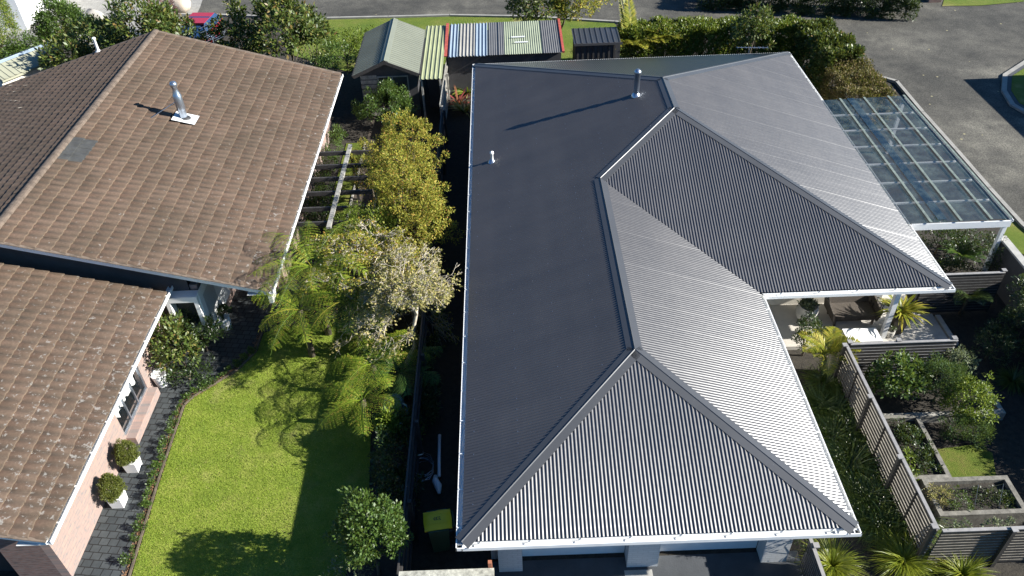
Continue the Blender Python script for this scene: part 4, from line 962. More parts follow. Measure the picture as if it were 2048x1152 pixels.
# pergola beside the tiled house
pg = thing('pergola', 'bare dark timber pergola beside the tiled house, half covered by golden foliage', 'pergola', (-5.86, 24, 0))
mb = MB(); mb.box((-5.93, 21.0, 2.26), (-5.79, 26.3, 2.34)); mb.build('beam', M['greywood'], pg)
mb = MB(); mb.box((-7.69, 21.0, 2.16), (-7.64, 26.2, 2.28)); mb.build('ledger', M['darkwood'], pg)
for py in (302, 328, 353, 381, 412, 441):
    yy = float(at(640, py, 2.3)[1]); mb = MB(); mb.box((-7.63, yy - .035, 2.10), (-4.7, yy + .035, 2.255)); mb.build('rafter', M['darkwood'], pg)
for yy in (21.2, 26.1): mb = MB(); mb.box((-5.91, yy - .05, 0), (-5.81, yy + .05, 2.26)); mb.build('post', M['darkwood'], pg)

# ================================================================== SMALL OBJECTS
def planter_box(label, c, sz=.35, h=.40):
    t = thing('planter', label, 'planter', c); x, y = c[0], c[1]; k = .86; mb = MB(); a = sz / 2; b = a * k
    vs = [(x - b, y - b, .012), (x + b, y - b, .012), (x + b, y + b, .012), (x - b, y + b, .012), (x - a, y - a, h), (x + a, y - a, h), (x + a, y + a, h), (x - a, y + a, h)]
    i_ = a - .03; vs += [(x - i_, y - i_, h), (x + i_, y - i_, h), (x + i_, y + i_, h), (x - i_, y + i_, h), (x - i_, y - i_, h - .05), (x + i_, y - i_, h - .05), (x + i_, y + i_, h - .05), (x - i_, y + i_, h - .05)]
    mb.add(vs, [(0, 1, 5, 4), (1, 2, 6, 5), (2, 3, 7, 6), (3, 0, 4, 7), (4, 5, 9, 8), (5, 6, 10, 9), (6, 7, 11, 10), (7, 4, 8, 11), (8, 9, 13, 12), (9, 10, 14, 13), (10, 11, 15, 14), (11, 8, 12, 15), (12, 13, 14, 15)]); mb.build('pot', M['white'], t); return t
for (px, py, lab) in ((250, 938, 'farther'), (221, 1008, 'nearer')):
    c = at(px, py, 0); c[0] = -10.30
    planter_box('white square planter against the brick wall, the %s of the two from the viewer' % lab, (c[0], c[1], .012))
    shrub('topiary_ball', 'clipped round box ball in the %s white square planter' % lab, 'topiary', (c[0], c[1], .70), (.235, .25, .32), 'l_box', nc=260, rc=.06, nl=46, L=.03, W=.02, shell=.88, base=(c[0], c[1], .36), k=5, r0=.02, rnd=.9, low=-.9)
def roundpot(name, label, c, r, h, mat, cat='pot', bulge=1.0, rtop=None):
    t = thing(name, label, cat, c); rt = rtop or r
    mb = MB(); mb.lathe(c, [(.001, 0), (r * .72, 0), (r * .92 * bulge, h * .3), (r * bulge, h * .6), (rt, h * .97), (rt, h), (rt - .03, h), (rt - .04, h - .07), (.001, h - .07)], 24); mb.build('pot', M[mat], t, False); return t
c = at(454, 656, 0); roundpot('flower_pot', 'white fluted round pot on the dark paving by the entry', c, .19, .48, 'white'); shrub('potted_plant', 'leafy plant in the white pot by the entry', 'plant', (c[0], c[1], .7), (.2, .2, .25), 'l_dark', 20, .1, 30, .07, .03, base=(c[0], c[1], .42))
c = at(326, 770, 0); roundpot('flower_pot', 'white tapered pot at the corner of the big side window', c, .19, .5, 'white', rtop=.22)
st = thing('garden_stake', 'white stake rising from the shrub beside the window', 'stake', (c[0] - .1, c[1] + .5, 0)); mb = MB(); mb.tube([(c[0] - .1, c[1] + .5, 0), (c[0] - .25, c[1] + .9, 1.7)], .02, 6); mb.build('stake', M['white'], st)
# bin
bc = at(875, 1040, 1.02); bn = thing('wheelie_bin', 'wheeled rubbish bin with a yellow lid beside the charcoal roofed house', 'bin', (bc[0], bc[1], 0)); bn.rotation_euler = (0, 0, math.radians(8))
def bl(mbx, name, mat, par, smooth=False):
    o = mbx.build(name, mat, None, smooth); o.parent = par; return o
mb = MB(); a, b, h = .24, .30, 1.0; k = .8
mb.add([(-a * k, -b * k, .08), (a * k, -b * k, .08), (a * k, b * k, .08), (-a * k, b * k, .08), (-a, -b, h), (a, -b, h), (a, b, h), (-a, b, h)], [(0, 3, 2, 1), (4, 5, 6, 7), (0, 1, 5, 4), (1, 2, 6, 5), (2, 3, 7, 6), (3, 0, 4, 7)]); bl(mb, 'body', M['binbody'], bn)
mb = MB(); n = 9; vs = []; fs = []
for i in range(n + 1):
    for j in range(n + 1):
        u, v = i / n * 2 - 1, j / n * 2 - 1
        sq = lambda q: math.copysign(abs(q) ** .9, q)
        cx_ = .33 * u * (1 - .05 * v * v); cy_ = .27 * v * (1 - .10 * u * u - (.06 if u < 0 else 0)); vs.append((cx_, cy_, 1.02 + .06 * (1 - u ** 4) * (1 - v ** 4)))
for i in range(n):
    for j in range(n): q_ = i * (n + 1) + j; fs.append((q_, q_ + n + 1, q_ + n + 2, q_ + 1))
e_ = len(vs); mb.add(vs, fs); lid = bl(mb, 'lid', M['binlid'], bn, True)
mb = MB()
for a0, a1 in ((-.33, .33),):
    mb.box((-.32, -.255, .985), (.32, .255, 1.018))
bl(mb, 'lid_rim', M['binlid'], bn)
mb = MB()   # embossed emblem on the lid: square outline and a three-stroke mark
for p, q in (((-.17, -.13), (.17, -.13)), ((.17, -.13), (.17, .13)), ((.17, .13), (-.17, .13)), ((-.17, .13), (-.17, -.13))): mb.bar((p[0], p[1], 1.080), (q[0], q[1], 1.080), .008, .006)
bl(mb, 'lid_outline', M['binlid'], bn)
mb = MB()
for p, q in (((-.06, .045), (-.06, -.045)), ((-.03, .04), (-.03, -.05)), ((-.03, .0), (.01, .045)), ((-.03, 0), (.015, -.05)), ((.04, -.05), (.04, .045)), ((.04, .045), (.075, .02)), ((.04, 0), (.08, -.05)), ((-.09, .02), (-.075, -.03))):
    mb.bar((p[0], p[1], 1.086), (q[0], q[1], 1.086), .012, .006)
bl(mb, 'lid_emblem', M['black'], bn)
mb = MB(); mb.tube([(.33, -.2, .98), (.37, -.2, 1.0), (.37, .2, 1.0), (.33, .2, .98)], .015, 6); bl(mb, 'handle', M['binbody'], bn)
for sx in (-.2, .2): mb = MB(); mb.tube([(.25, sx - .03, .1), (.25, sx + .03, .1)], .1, 14); bl(mb, 'wheel', M['black'], bn)
# white downpipe lying in the side yard
c = at(879, 870, .1); c2 = at(877, 975, .1); dp = thing('drain_pipe', 'white plastic pipe and rainhead lying in the dark side yard', 'pipe', c)
mb = MB(); mb.tube([c, (c + c2) / 2, c2 + [0, .35, 0]], .045, 8); mb.build('pipe', M['pvc'], dp, True)
mb = MB(); q_ = c2 + [0, .1, .02]; mb.tube([q_ + [-.1, .25, 0], q_ + [-.08, .05, .06], q_ + [0, -.1, .05], q_ + [.03, -.3, 0]], [.05, .09, .1, .04], 8); mb.build('rainhead', M['pvc'], dp, True)
c = at(845, 935, .3); wb = thing('wire_basket', 'tangle of thin wire in the side yard beside the boundary fence', 'wire', (c[0], c[1], 0))
mb = MB()
for k in range(6):
    a0 = random.uniform(0, 6); pts = [(c[0] + .28 * math.cos(a0 + t * .7) * (1 + .1 * k / 6), c[1] + .35 * math.sin(a0 + t * .7), .15 + .06 * k + .05 * math.sin(t + k)) for t in range(10)]; mb.tube(pts, .007, 4)
mb.build('wire', M['metal'], wb)
# barrel
c = at(783, 806, .0); c = at(786, 800, .85); br_ = thing('water_barrel', 'pale blue plastic barrel half hidden by leaves in the bed left of the boundary fence', 'barrel', (c[0], c[1], 0))
mb = MB(); mb.lathe((c[0], c[1], 0), [(.24, 0), (.29, .2), (.30, .45), (.29, .7), (.25, .84), (.24, .86), (.001, .86)], 24); mb.build('drum', M['barrel'], br_, True)
mb = MB(); mb.tube([(c[0] + .26, c[1] - .1, .8), (c[0] + .38, c[1] - .25, .9), (c[0] + .42, c[1] - .35, .6)], .03, 8); mb.build('spout', M['barrel'], br_, True)
# patio furniture
pc = at(1611, 640, .14); roundpot('large_pot', 'large round grey concrete pot on the patio, left of the sofa', (pc[0], pc[1] + .05, .14), .33, .58, 'pot', bulge=1.05, rtop=.29)
shrub('succulent', 'grey green succulent filling the large round patio pot', 'plant', (pc[0], pc[1] + .05, .72), (.24, .24, .10), 'l_sage', 20, .09, 20, .09, .05, base=(pc[0], pc[1] + .05, .6), k=2, r0=.01, low=0)
sc_ = at(1700, 640, .14); sx, sy = float(sc_[0]), 18.15
sf = thing('outdoor_sofa', 'brown woven two seat outdoor sofa against the patio wall', 'sofa', (sx, sy, .14))
mb = MB(); mb.box((sx - .62, sy - .35, .46), (sx + .62, sy + .3, .54)); mb.box((sx - .60, sy - .33, .34), (sx + .60, sy + .28, .455)); mb.build('seat', M['wicker'], sf)
mb = MB(); vs = [(sx - .62, sy + .28, .42), (sx + .62, sy + .28, .42), (sx + .62, sy + .45, .98), (sx - .62, sy + .45, .98), (sx - .62, sy + .34, .42), (sx + .62, sy + .34, .42), (sx + .62, sy + .51, .98), (sx - .62, sy + .51, .98)]
mb.add(vs, [(0, 1, 2, 3), (7, 6, 5, 4), (3, 2, 6, 7), (0, 4, 5, 1), (0, 3, 7, 4), (1, 5, 6, 2)]); mb.build('backrest', M['wicker'], sf)
for s_ in (-1, 1):
    mb = MB(); mb.add([(sx + s_ * .63, sy - .38, .34), (sx + s_ * .63, sy + .45, .34), (sx + s_ * .70, sy + .45, .86), (sx + s_ * .70, sy - .42, .72), (sx + s_ * .69, sy - .38, .34), (sx + s_ * .69, sy + .45, .34), (sx + s_ * .76, sy + .45, .86), (sx + s_ * .76, sy - .42, .72)], [(0, 1, 2, 3), (7, 6, 5, 4), (3, 2, 6, 7), (0, 4, 5, 1), (0, 3, 7, 4), (1, 5, 6, 2)]); mb.build('armrest', M['wicker'], sf)
    for yy in (-.3, .25): mb = MB(); mb.box((sx + s_ * .58 - .03, sy + yy - .03, .142), (sx + s_ * .58 + .03, sy + yy + .03, .338)); mb.build('leg', M['wicker'], sf)
# black folded chair / wire
c = at(1757, 640, .14); bc_ = thing('wire_chair', 'small black curved wire plant stand between sofa and white post', 'plant stand', (c[0], c[1] + .3, .14)); x, y = c[0] - .02, c[1] + .3
mb = MB()
for k in range(3): mb.tube([(x + .22 * math.cos(t * PI / 6), y + .22 * math.sin(t * PI / 6), .3 + k * .16) for t in range(13)], .016, 6)
mb.build('ring', M['black'], bc_)
for k in range(4): an = k * PI / 2 + .4; mb = MB(); mb.tube([(x + .24 * math.cos(an), y + .24 * math.sin(an), .142), (x + .2 * math.cos(an), y + .2 * math.sin(an), .66)], .016, 6); mb.build('leg', M['black'], bc_)
mb = MB(); mb.lathe((x, y, .14), [(.001, .14), (.13, .14), (.17, .36), (.15, .36), (.001, .33)], 16); mb.build('pot', M['black'], bc_)
# white table
a = at(1686, 662, .55); b = at(1750, 661, .55); tb = thing('low_table', 'bright white rectangular low table behind the patio fence', 'table', (float(a[0] + b[0]) / 2, 16.9, .14)); x0_, x1_ = float(a[0]), float(b[0]) + .06
mb = MB(); mb.box((x0_, 16.68, .52), (x1_, 17.25, .56)); mb.build('tabletop', M['white'], tb)
for xx in (x0_ + .05, x1_ - .05):
    for yy in (16.74, 17.19): mb = MB(); mb.box((xx - .025, yy - .025, .142), (xx + .025, yy + .025, .519)); mb.build('leg', M['white'], tb)
# tall planter with lily
c = at(1785, 672, .14); c[0] += .12; c[1] += .2; tp = thing('tall_planter', 'tall brown square planter at the patio edge beside the white post', 'planter', (c[0], c[1], .14)); x, y = c[0], c[1]
mb = MB(); a0, a1 = .15, .25; vs = [(x + s * a0, y + t * a0, .142) for s, t in ((-1, -1), (1, -1), (1, 1), (-1, 1))] + [(x + s * a1, y + t * a1, .95) for s, t in ((-1, -1), (1, -1), (1, 1), (-1, 1))]
mb.add(vs, [(0, 3, 2, 1), (0, 1, 5, 4), (1, 2, 6, 5), (2, 3, 7, 6), (3, 0, 4, 7)]); mb.add([(x - .235, y - .235, .92), (x + .235, y - .235, .92), (x + .235, y + .235, .92), (x - .235, y + .235, .92)], [(0, 1, 2, 3)]); mb.build('pot', M['wicker'], tp)
tuft('strappy_plant', 'broad leaved strappy plant spilling from the tall brown planter', 'plant', (x, y, .9), 90, .85, .085, 'l_palm', spread=1.0, droop=1.0, rb=.12)
c = at(1777, 672, .14); roundpot('flower_pot', 'small round grey pot at the foot of the white verandah post', (c[0], c[1], .14), .14, .24, 'pot')
shrub('potted_plant', 'little dark plant in the small grey pot by the verandah post', 'plant', (c[0], c[1], .46), (.12, .12, .1), 'l_dark', 10, .06, 20, .05, .02, base=(c[0], c[1], .33), k=2, r0=.008)
# rocks
def rock(label, c, r, mat):
    mb = MB(); n, m = 14, 9; vs = []; fs = []; ph = random.uniform(0, 6)
    for i in range(m + 1):
        for j in range(n):
            a = PI * i / m; b = 2 * PI * j / n; k = 1 + .10 * math.sin(3 * b + ph) * math.sin(a) + .08 * math.cos(2 * a + b * 2 + ph)
            vs.append((c[0] + r[0] * k * math.sin(a) * math.cos(b), c[1] + r[1] * k * math.sin(a) * math.sin(b), max(0, c[2] + r[2] * k * math.cos(a))))
    for i in range(m):
        for j in range(n): fs.append((i * n + j, (i + 1) * n + j, (i + 1) * n + (j + 1) % n, i * n + (j + 1) % n))
    mb.add(vs, fs); return tag(mb.build('boulder', M[mat], None, True, base=(c[0], c[1], 0)), label, 'boulder')
c = at(357, 8, .45); rock('large pale pinkish boulder at the road edge behind the purple bush', c, (.8, .55, .55), 'rock')
c = at(187, 32, .25); rock('smaller grey boulder on the concrete apron left of the magnolias', (c[0], c[1], .2), (.55, .4, .45), 'rockdark')
# car
cc = at(400, 60, .0); cx_, cy_ = -16.25, 41.6
car = thing('parked_car', 'red hatchback with a blue reflecting rear screen parked behind the magnolias', 'car', (cx_, cy_, 0)); car.rotation_euler = (0, 0, math.radians(-6))
secs = [(-2.0, .62, .35, .72), (-1.6, .78, .30, .88), (-.9, .82, .28, .94), (-.75, .82, .28, .95), (.9, .82, .28, .98), (1.6, .80, .30, 1.0), (1.95, .7, .35, .85)]
def loft(secs_, n=12):
    vs = []; fs = []
    for (y, hw, z0_, z1_) in secs_:
        for k in range(n):
            a = 2 * PI * k / n; cxx = math.copysign(abs(math.cos(a)) ** .5, math.cos(a)); szz = math.copysign(abs(math.sin(a)) ** .5, math.sin(a))
            vs.append((hw * cxx, y, (z0_ + z1_) / 2 + (z1_ - z0_) / 2 * szz))
    m = len(secs_)
    for i in range(m - 1):
        for k in range(n): fs.append((i * n + k, i * n + (k + 1) % n, (i + 1) * n + (k + 1) % n, (i + 1) * n + k))
    fs += [tuple(range(n)), tuple(range(m * n - 1, (m - 1) * n - 1, -1))]; return vs, fs
mb = MB(); mb.add(*loft(secs)); bl(mb, 'body', M['carred'], car, True)
mb = MB(); mb.add([(-.70, -1.5, .98), (.70, -1.5, .98), (.60, .6, 1.43), (-.60, .6, 1.43)], [(0, 1, 2, 3)]); bl(mb, 'rear_screen', M['carglass'], car)
mb = MB(); mb.add([(-.60, -.25, 1.40), (.60, -.25, 1.40), (.60, 1.2, 1.40), (-.60, 1.2, 1.40), (-.72, -1.0, .92), (-.76, 1.75, .96), (.72, -1.0, .92), (.76, 1.75, .96)], [(0, 1, 2, 3), (3, 2, 7, 5)]); mb.box((-.6, -.24, 1.30), (.6, 1.2, 1.405)); bl(mb, 'roof', M['carred'], car)
mb = MB(); mb.add([(-.60, -.25, 1.39), (-.60, 1.2, 1.39), (-.74, 1.75, .94), (-.76, 0, .94), (-.72, -1.0, .93)], [(0, 4, 3, 2, 1)]); mb.add([(.60, -.25, 1.39), (.60, 1.2, 1.39), (.74, 1.75, .94), (.76, 0, .94), (.72, -1.0, .93)], [(0, 1, 2, 3, 4)]); bl(mb, 'side_window', M['carglass'], car)
for sx in (-1, 1):
    for yy in (-1.25, 1.25): mb = MB(); mb.tube([(sx * .62, yy, .31), (sx * .83, yy, .31)], .31, 18); wv = bl(mb, 'wheel', M['rubber'], car); m2 = MB(); m2.tube([(sx * .832, yy, .31), (sx * .84, yy, .31)], .18, 14); bl(m2, 'hubcap', M['metal'], wv)
    mb = MB(); mb.box((sx * .62 - .14, -1.99, .58), (sx * .62 + .14, -1.93, .70)); bl(mb, 'headlight', M['lead'], car)
# aerial behind the charcoal roof
a0 = ony(1497, 106, 33.0); t_ = aerial('television_aerial', 'thin grey television aerial standing behind the charcoal roof ridge', (float(a0[0]), 33.0, 0), float(a0[2]) + .25, 1.3, False, 8, .28, az=PI - .1, hasmast=False)

# ================================================================== VEGETATION
# magnolia-like trees behind the tiled house
TG = 'trees along the back of the tiled house'
def mag(label, px, py, zc, r, nc, mat='l_mag', L=.20, W=.085, rc=.24, nl=26, name='broadleaf_tree', **k):
    c = at(px, py, zc); return shrub(name, label, 'tree', c, r, mat, nc, rc, nl, L, W, .5, group=k.pop('group', TG), **k)
mag('large glossy leaved tree left of the red car, tallest behind the tiled ridge', 285, 68, 3.0, (1.7, 1.5, 1.9), 150)
mag('broad glossy tree just left of the tiled roof peak', 205, 92, 2.3, (1.5, 1.1, 1.4), 90)
mag('lower glossy tree covering the end of the pale shed roof', 135, 128, 2.0, (1.1, .8, 1.1), 60)
mag('glossy tree directly behind the tiled roof peak', 345, 88, 2.4, (1.3, 1.0, 1.5), 90)
mag('glossy tree behind the television aerial', 470, 95, 2.2, (1.4, 1.1, 1.4), 100)
mag('tall glossy tree with a leader above the kerb, right of the aerial', 570, 68, 2.9, (1.5, 1.3, 1.9), 130, ells=None)
mag('narrow glossy tree with bare stems beside the tiled roof edge', 620, 62, 2.5, (.9, .8, 1.2), 60)
mag('slim top shoot of glossy leaves against the road', 475, 25, 3.6, (.28, .28, .9), 12)
mag('upright glossy spire above the other back trees', 565, 22, 3.9, (.4, .4, 1.0), 22)
mag('small glossy tree below the aerial and the car', 425, 130, 1.2, (1.2, .8, 1.1), 60, name='broadleaf_shrub')
shrub('purple_bush', 'dull purple leaved bush beside the pale boulder', 'bush', at(325, 20, 1.4), (.9, .7, .9), 'l_purple', 50, .2, 30, .10, .04)
shrub('feathery_bush', 'bushy olive green shrub between the white house and the concrete apron', 'bush', at(124, 55, 1.8), (1.25, 1.2, 1.3), 'l_mid', 220, .25, 50, .12, .05)
shrub('pink_flowering_bush', 'shrub with dull pink flower heads in front of the olive bush', 'bush', at(148, 75, 1.4), (.9, .8, .9), 'l_pale', 50, .2, 36, .09, .04)
for i, (px, py) in enumerate(((12, 108), (50, 100), (88, 92))):
    shrub('leafy_shrub', ['dark leafy shrub at the very left edge beyond the pale shed', 'dark leafy shrub beyond the middle of the pale shed', 'dark leafy shrub beyond the far end of the pale shed'][i], 'bush', at(px, py, 1.3), (.9, .7, .8), 'l_mid', 60, .2, 36, .11, .045)
c = at(-28, 42, 3.0); shrub('conifer', 'dense rounded yellow green conifer in the top left corner', 'tree', c, (1.15, 1.3, 2.9), 'l_hedge', 420, .20, 50, .09, .03, .75, r0=.12)
# right of that: behind sheds
for i, (px, py, zc, r) in enumerate(((690, 100, 1.0, (1.1, .8, 1.0)), (668, 130, 1.2, (.9, .9, 1.2)), (735, 92, .9, (1.0, .7, .9)))):
    shrub('leafy_shrub', ['bright green shrub on the grass verge left of the green shed', 'dark green shrub between the tiled roof corner and the green shed', 'low bright shrub touching the back of the green shed'][i], 'bush', at(px, py, zc), r, ['l_lime', 'l_mid', 'l_lime'][i], 70, .18, 40, .09, .04)
bm = thing('bamboo_stakes', 'three bamboo stakes standing behind the tiled roof edge', 'stakes', at(618, 115, 0))
for k in range(3): c = at(608 + 8 * k, 128, 0); mb = MB(); mb.tube([c, c + [.05, -.05, 2.0]], .015, 5); mb.build('stake', M['straw'], bm)
# street tree at the top
c = at(1098, 22, 3.4); shrub('street_tree', 'tree with dark left half and yellow right half at the top of the picture', 'tree', at(1078, 10, 2.2), (1.5, 1.2, 1.5), 'l_mag', nc=130, rc=.25, nl=34, L=.15, W=.07, base=at(1072, 60, 0), r0=.13)
shrub('street_tree', 'golden leaved young tree leaning right of the dark street tree', 'tree', at(1150, 8, 2.2), (1.35, 1.1, 1.4), 'l_gold', nc=110, rc=.24, nl=34, L=.13, W=.06, base=at(1120, 60, 0), r0=.07)
# hedge along the right back
def hedge(name, label, path, hw, h0, h1, mat, nper=26, rc=.17, nl=46, L=.10, W=.045, cat='hedge', rough=.12):
    t = thing(name, label, cat, (*path[0], 0)); C = []; O = []
    for (a, b) in zip(path[:-1], path[1:]):
        a = np.array(a, float); b = np.array(b, float); L_ = np.linalg.norm(b - a); d = (b - a) / L_; n = np.array([-d[1], d[0]]); k = int(L_ * nper)
        u = rng.random(k) * L_; s = rng.random(k)
        for ui, si in zip(u, s):
            p = a + d * ui; hh = h1 + rough * math.sin(ui * 2.1 + p[0]) + rough * .7 * math.sin(ui * 5.3)
            if si < .45: q = p + n * random.uniform(-hw, hw); C.append((*q, hh + random.gauss(0, .05))); O.append((0, 0, 1))
            else:
                sg = 1 if si > .72 else -1; w__ = hw * (1 + .12 * math.sin(ui * 3 + sg)); q = p + n * sg * w__; C.append((*q, h0 + (hh - h0) * random.random() ** .8)); O.append((n[0] * sg, n[1] * sg, .3))
    C = np.array(C); O = nrm(np.array(O)); npmesh('crown', clump_leaves(C, O, rc, nl, L, W, .3, .8), 4, M[mat], t)
    mb = MB()
    for (a, b) in zip(path[:-1], path[1:]):
        L_ = math.dist(a, b)
        for k in range(int(L_ / .6) + 1): f = k * .6 / L_; p = (a[0] + (b[0] - a[0]) * f, a[1] + (b[1] - a[1]) * f); mb.tube([(*p, 0), (p[0] + random.uniform(-.2, .2), p[1] + random.uniform(-.2, .2), h1 * .8)], [.035, .02], 5)
    mb.build('trunk', M['trunk'], t); return t
H1 = [tuple(at(px, py, 1.8)[:2]) for px, py in ((1240, 66), (1310, 64), (1400, 60), (1480, 62), (1560, 58), (1618, 66))]
hedge('hedge', 'tall clipped laurel hedge along the road behind the palm and charcoal roof', H1, .65, .1, 2.0, 'l_hedge', 200, nl=50, L=.11, W=.05, rough=.06)
H2 = [tuple(at(px, py, 1.8)[:2]) for px, py in ((1618, 66), (1655, 95), (1690, 125))]
hedge('hedge', 'glossy bend of the roadside hedge at its highest corner', H2, .75, .1, 2.15, 'l_mag', 170, L=.15, W=.07, rough=.08)
H3 = [tuple(at(px, py, 1.6)[:2]) for px, py in ((1692, 125), (1715, 160), (1745, 200))]
hedge('hedge', 'brownish green rounded end of the roadside hedge beside the carport', H3, .85, .05, 1.7, 'l_brown', 150, L=.09, W=.04, rough=.05)
c = at(1490, 40, 2.2); shrub('broadleaf_shrub', 'glossy shrub standing proud of the hedge near the grey aerial', 'bush', at(1505, 68, 2.2), (.9, .7, 1.3), 'l_mag', 60, .2, 30, .16, .07)
HT = [tuple(at(px, py, .9)[:2]) for px, py in ((1400, -22), (1600, -12), (1700, -8), (1835, -2))]
hedge('hedge', 'dark hedge along the far side of the road at the top edge', HT, .7, .0, 1.1, 'l_dark', 110, L=.11, W=.045)
# tall off-road trees whose shade lies on the road at the top
shrub('street_tree', 'big dark tree standing across the road above the top edge of the picture', 'tree', (22.5, 47.8, 4.6), (3.0, 2.0, 2.6), 'l_dark', 150, .4, 30, .2, .1, r0=.2, base=(22.5, 47.8, 0))
gp = thing('gate_pillar', 'low brown brick pillar at the end of the far hedge', 'pillar', at(1868, 5, 0)); c = at(1868, 4, 0); mb = MB(); mb.box((c[0] - .35, c[1] - .1, 0), (c[0] + .35, c[1] + .8, .8)); mb.build('pier', M['bricky'], gp); mb = MB(); mb.box((c[0] - .4, c[1] - .15, .80), (c[0] + .4, c[1] + .85, .88)); mb.build('coping', M['conc'], gp)
# palms and back garden
c = at(1262, 112, .9); fernlike('palm', 'yellow green feather palm behind the charcoal roof, beside the small black shed', 'palm', (c[0], c[1], 0), 1.3, 11, 1.7, 1.0, 1.7, 44, .55, .04, 'l_palm', 'palm', .10)
t = thing('palm', 'tall upright yellow palm frond rising in front of the hedge', 'palm', (c[0], c[1] + .1, 0)); Q = []
for az, rs in ((1.9, 1.45), (2.2, 1.35)): q, pts = frond((c[0], c[1] + .1, .9), az, 3.1, rs, .30, 80, .55, .055, 'palm'); Q.append(q)
npmesh('fronds', np.concatenate(Q), 4, M['l_palm'], t)
c = at(1325, 105, .9); fernlike('palm', 'wide fan of yellow palm fronds nearest the charcoal roof', 'palm', (c[0], c[1], 0), 1.3, 12, 1.7, 1.05, 1.5, 40, .5, .04, 'l_palm', 'palm', .09)
shrub('leafy_shrub', 'small pale flowering shrub in front of the small black shed', 'bush', at(1168, 105, .9), (.6, .5, .7), 'l_sage', 30, .14, 30, .07, .035)
for (px, py, mat, lab) in ((930, 145, 'l_red', 'red leaved bromeliad at the back left corner of the charcoal roof'), (935, 168, 'l_lime', 'yellow green strappy plant below the red bromeliad'), (915, 190, 'l_red', 'faded red strappy plant beside the pale fence'), (928, 205, 'l_pale', 'pale striped strappy plant beside the charcoal roof gutter')):
    c = at(px, py, .6); tuft('bromeliad', lab, 'plant', (c[0], c[1], .1), 46, 1.0, .10, mat, spread=.8, droop=.9)
# shrub near shed
shrub('rounded_shrub', 'wide rounded dark green shrub in front of the dark timber shed', 'bush', at(772, 212, 1.1), (1.35, .95, .85), 'l_mid', 150, .17, 46, .085, .042, ells=None, r0=.05)
# golden shrubs between pergola and fence
GG = 'golden leaved shrubs beside the pergola'
for (px, py, zc, r, nc, lab) in ((815, 285, 2.0, (1.2, 1.3, 1.1), 130, 'golden leaved shrub farthest from the viewer, below the rounded dark shrub'), (800, 345, 2.2, (1.4, 1.3, 1.2), 170, 'golden leaved shrub in the middle beside the pergola rafters'), (810, 400, 2.3, (1.25, 1.1, 1.2), 150, 'golden leaved shrub nearest the bare pale tree'), (735, 330, 1.7, (.7, 1.4, .8), 70, 'thin golden growth lying over the pergola beam')):
    shrub('golden_shrub', lab, 'bush', at(px, py, zc), r, 'l_gold', nc, .16, 50, .075, .036, .45, group=GG, k=16, r0=.05, tm='trunk', rnd=1.)
shrub('leafy_shrub', 'small lime green shoot cluster on the right side of the golden shrubs', 'bush', at(868, 400, 1.6), (.28, .3, .4), 'l_lime', 16, .12, 30, .07, .035)
for i, py in enumerate((270, 300, 332, 365, 398)):
    c = at((652, 648, 640, 632, 628)[i], py, .4); shrub('wall_shrub', ['farthest', 'fourth', 'middle', 'second', 'nearest'][i] + ' low green shrub in the row along the tiled house side wall', 'bush', (-7.25, c[1], .42), (.34, .55, .42), 'l_mid', 30, .11, 36, .06, .03, group='low shrubs along the side wall', k=3, r0=.02)
# bare pale trees: recursive branches fitted to a crown centre and spread
def bare(label, base, M_, S_, seed, depth, leafmat, share, Ll, base_r=.075):
    rg = np.random.default_rng(seed); rr = random.Random(seed); base = np.array(base, float); t = thing('bare_tree', label, 'tree', base); tubes = []; tips = []
    def grow(p, d, L, r, dep):
        n = 3; pts = [p]; q = p.copy(); dd = d.copy()
        for i in range(n): dd = unit(dd + rg.normal(size=3) * .24); q = q + dd * L / n; pts.append(q.copy())
        tubes.append((dep, pts, [r, r * .88, r * .78, r * .66]))
        if dep >= depth - 2: tips.append(q.copy())
        if dep >= depth: return
        for i in range(5 if dep == 0 else (3 if dep < 3 else 2 + (rr.random() < .45))): grow(q, unit(dd + unit(np.cross(dd, rg.normal(size=3))) * rr.uniform(.5, 1.05)), L * rr.uniform(.62, .84), r * .63, dep + 1)
    grow(base, np.array([0, 0, 1.]), 1.3, base_r, 0)
    T_ = np.array(tips); m = T_.mean(0); s = T_.std(0); M_ = np.array(M_, float); S_ = np.array(S_, float)
    def fit(p): f = min(1, max(0, p[2] / 1.4)) ; return p * (1 - f) + (M_ + (p - m) * S_ / s) * f
    tr = MB(); bw = MB()
    for dep, pts, r in tubes: (tr if dep == 0 else bw).tube([fit(q) for q in pts], [max(x, .0055) for x in r], 7 if dep < 2 else (5 if dep < 4 else 3), False)
    tr.build('trunk', M['twig'], t, True); bw.build('branches', M['twig'], t, True)
    P = np.array([fit(q) for q in tips]); P = P[rg.random(len(P)) < share]
    npmesh('crown', clump_leaves(P, nrm(P - M_), .13, Ll, .07, .042, .2, .8), 4, M[leafmat], t)
bare('half bare pale barked tree with sparse yellow green leaves beside the charcoal roof', (-3.3, 17.0, 0), at(800, 572, 2.6), (.66, .90, .42), 23, 8, 'l_pale', .34, 5)
bare('pale twiggy tree mixed with green leaves, behind the tree ferns', (-4.1, 18.9, 0), at(745, 520, 2.6), (.80, .75, .35), 11, 8, 'l_gold', .3, 6, .065)
shrub('golden_shrub', 'golden green shrub behind the half bare tree, close to the boundary fence', 'bush', at(845, 450, 1.9), (.95, 1.0, .9), 'l_gold', 130, .16, 46, .07, .034, .45, group=GG, k=12, rnd=1.)
shrub('leafy_shrub', 'mid green undergrowth shrub filling below the bare trees', 'bush', at(790, 560, 1.0), (1.2, 1.3, .8), 'l_mid', 110, .17, 40, .09, .035, .45, k=8)
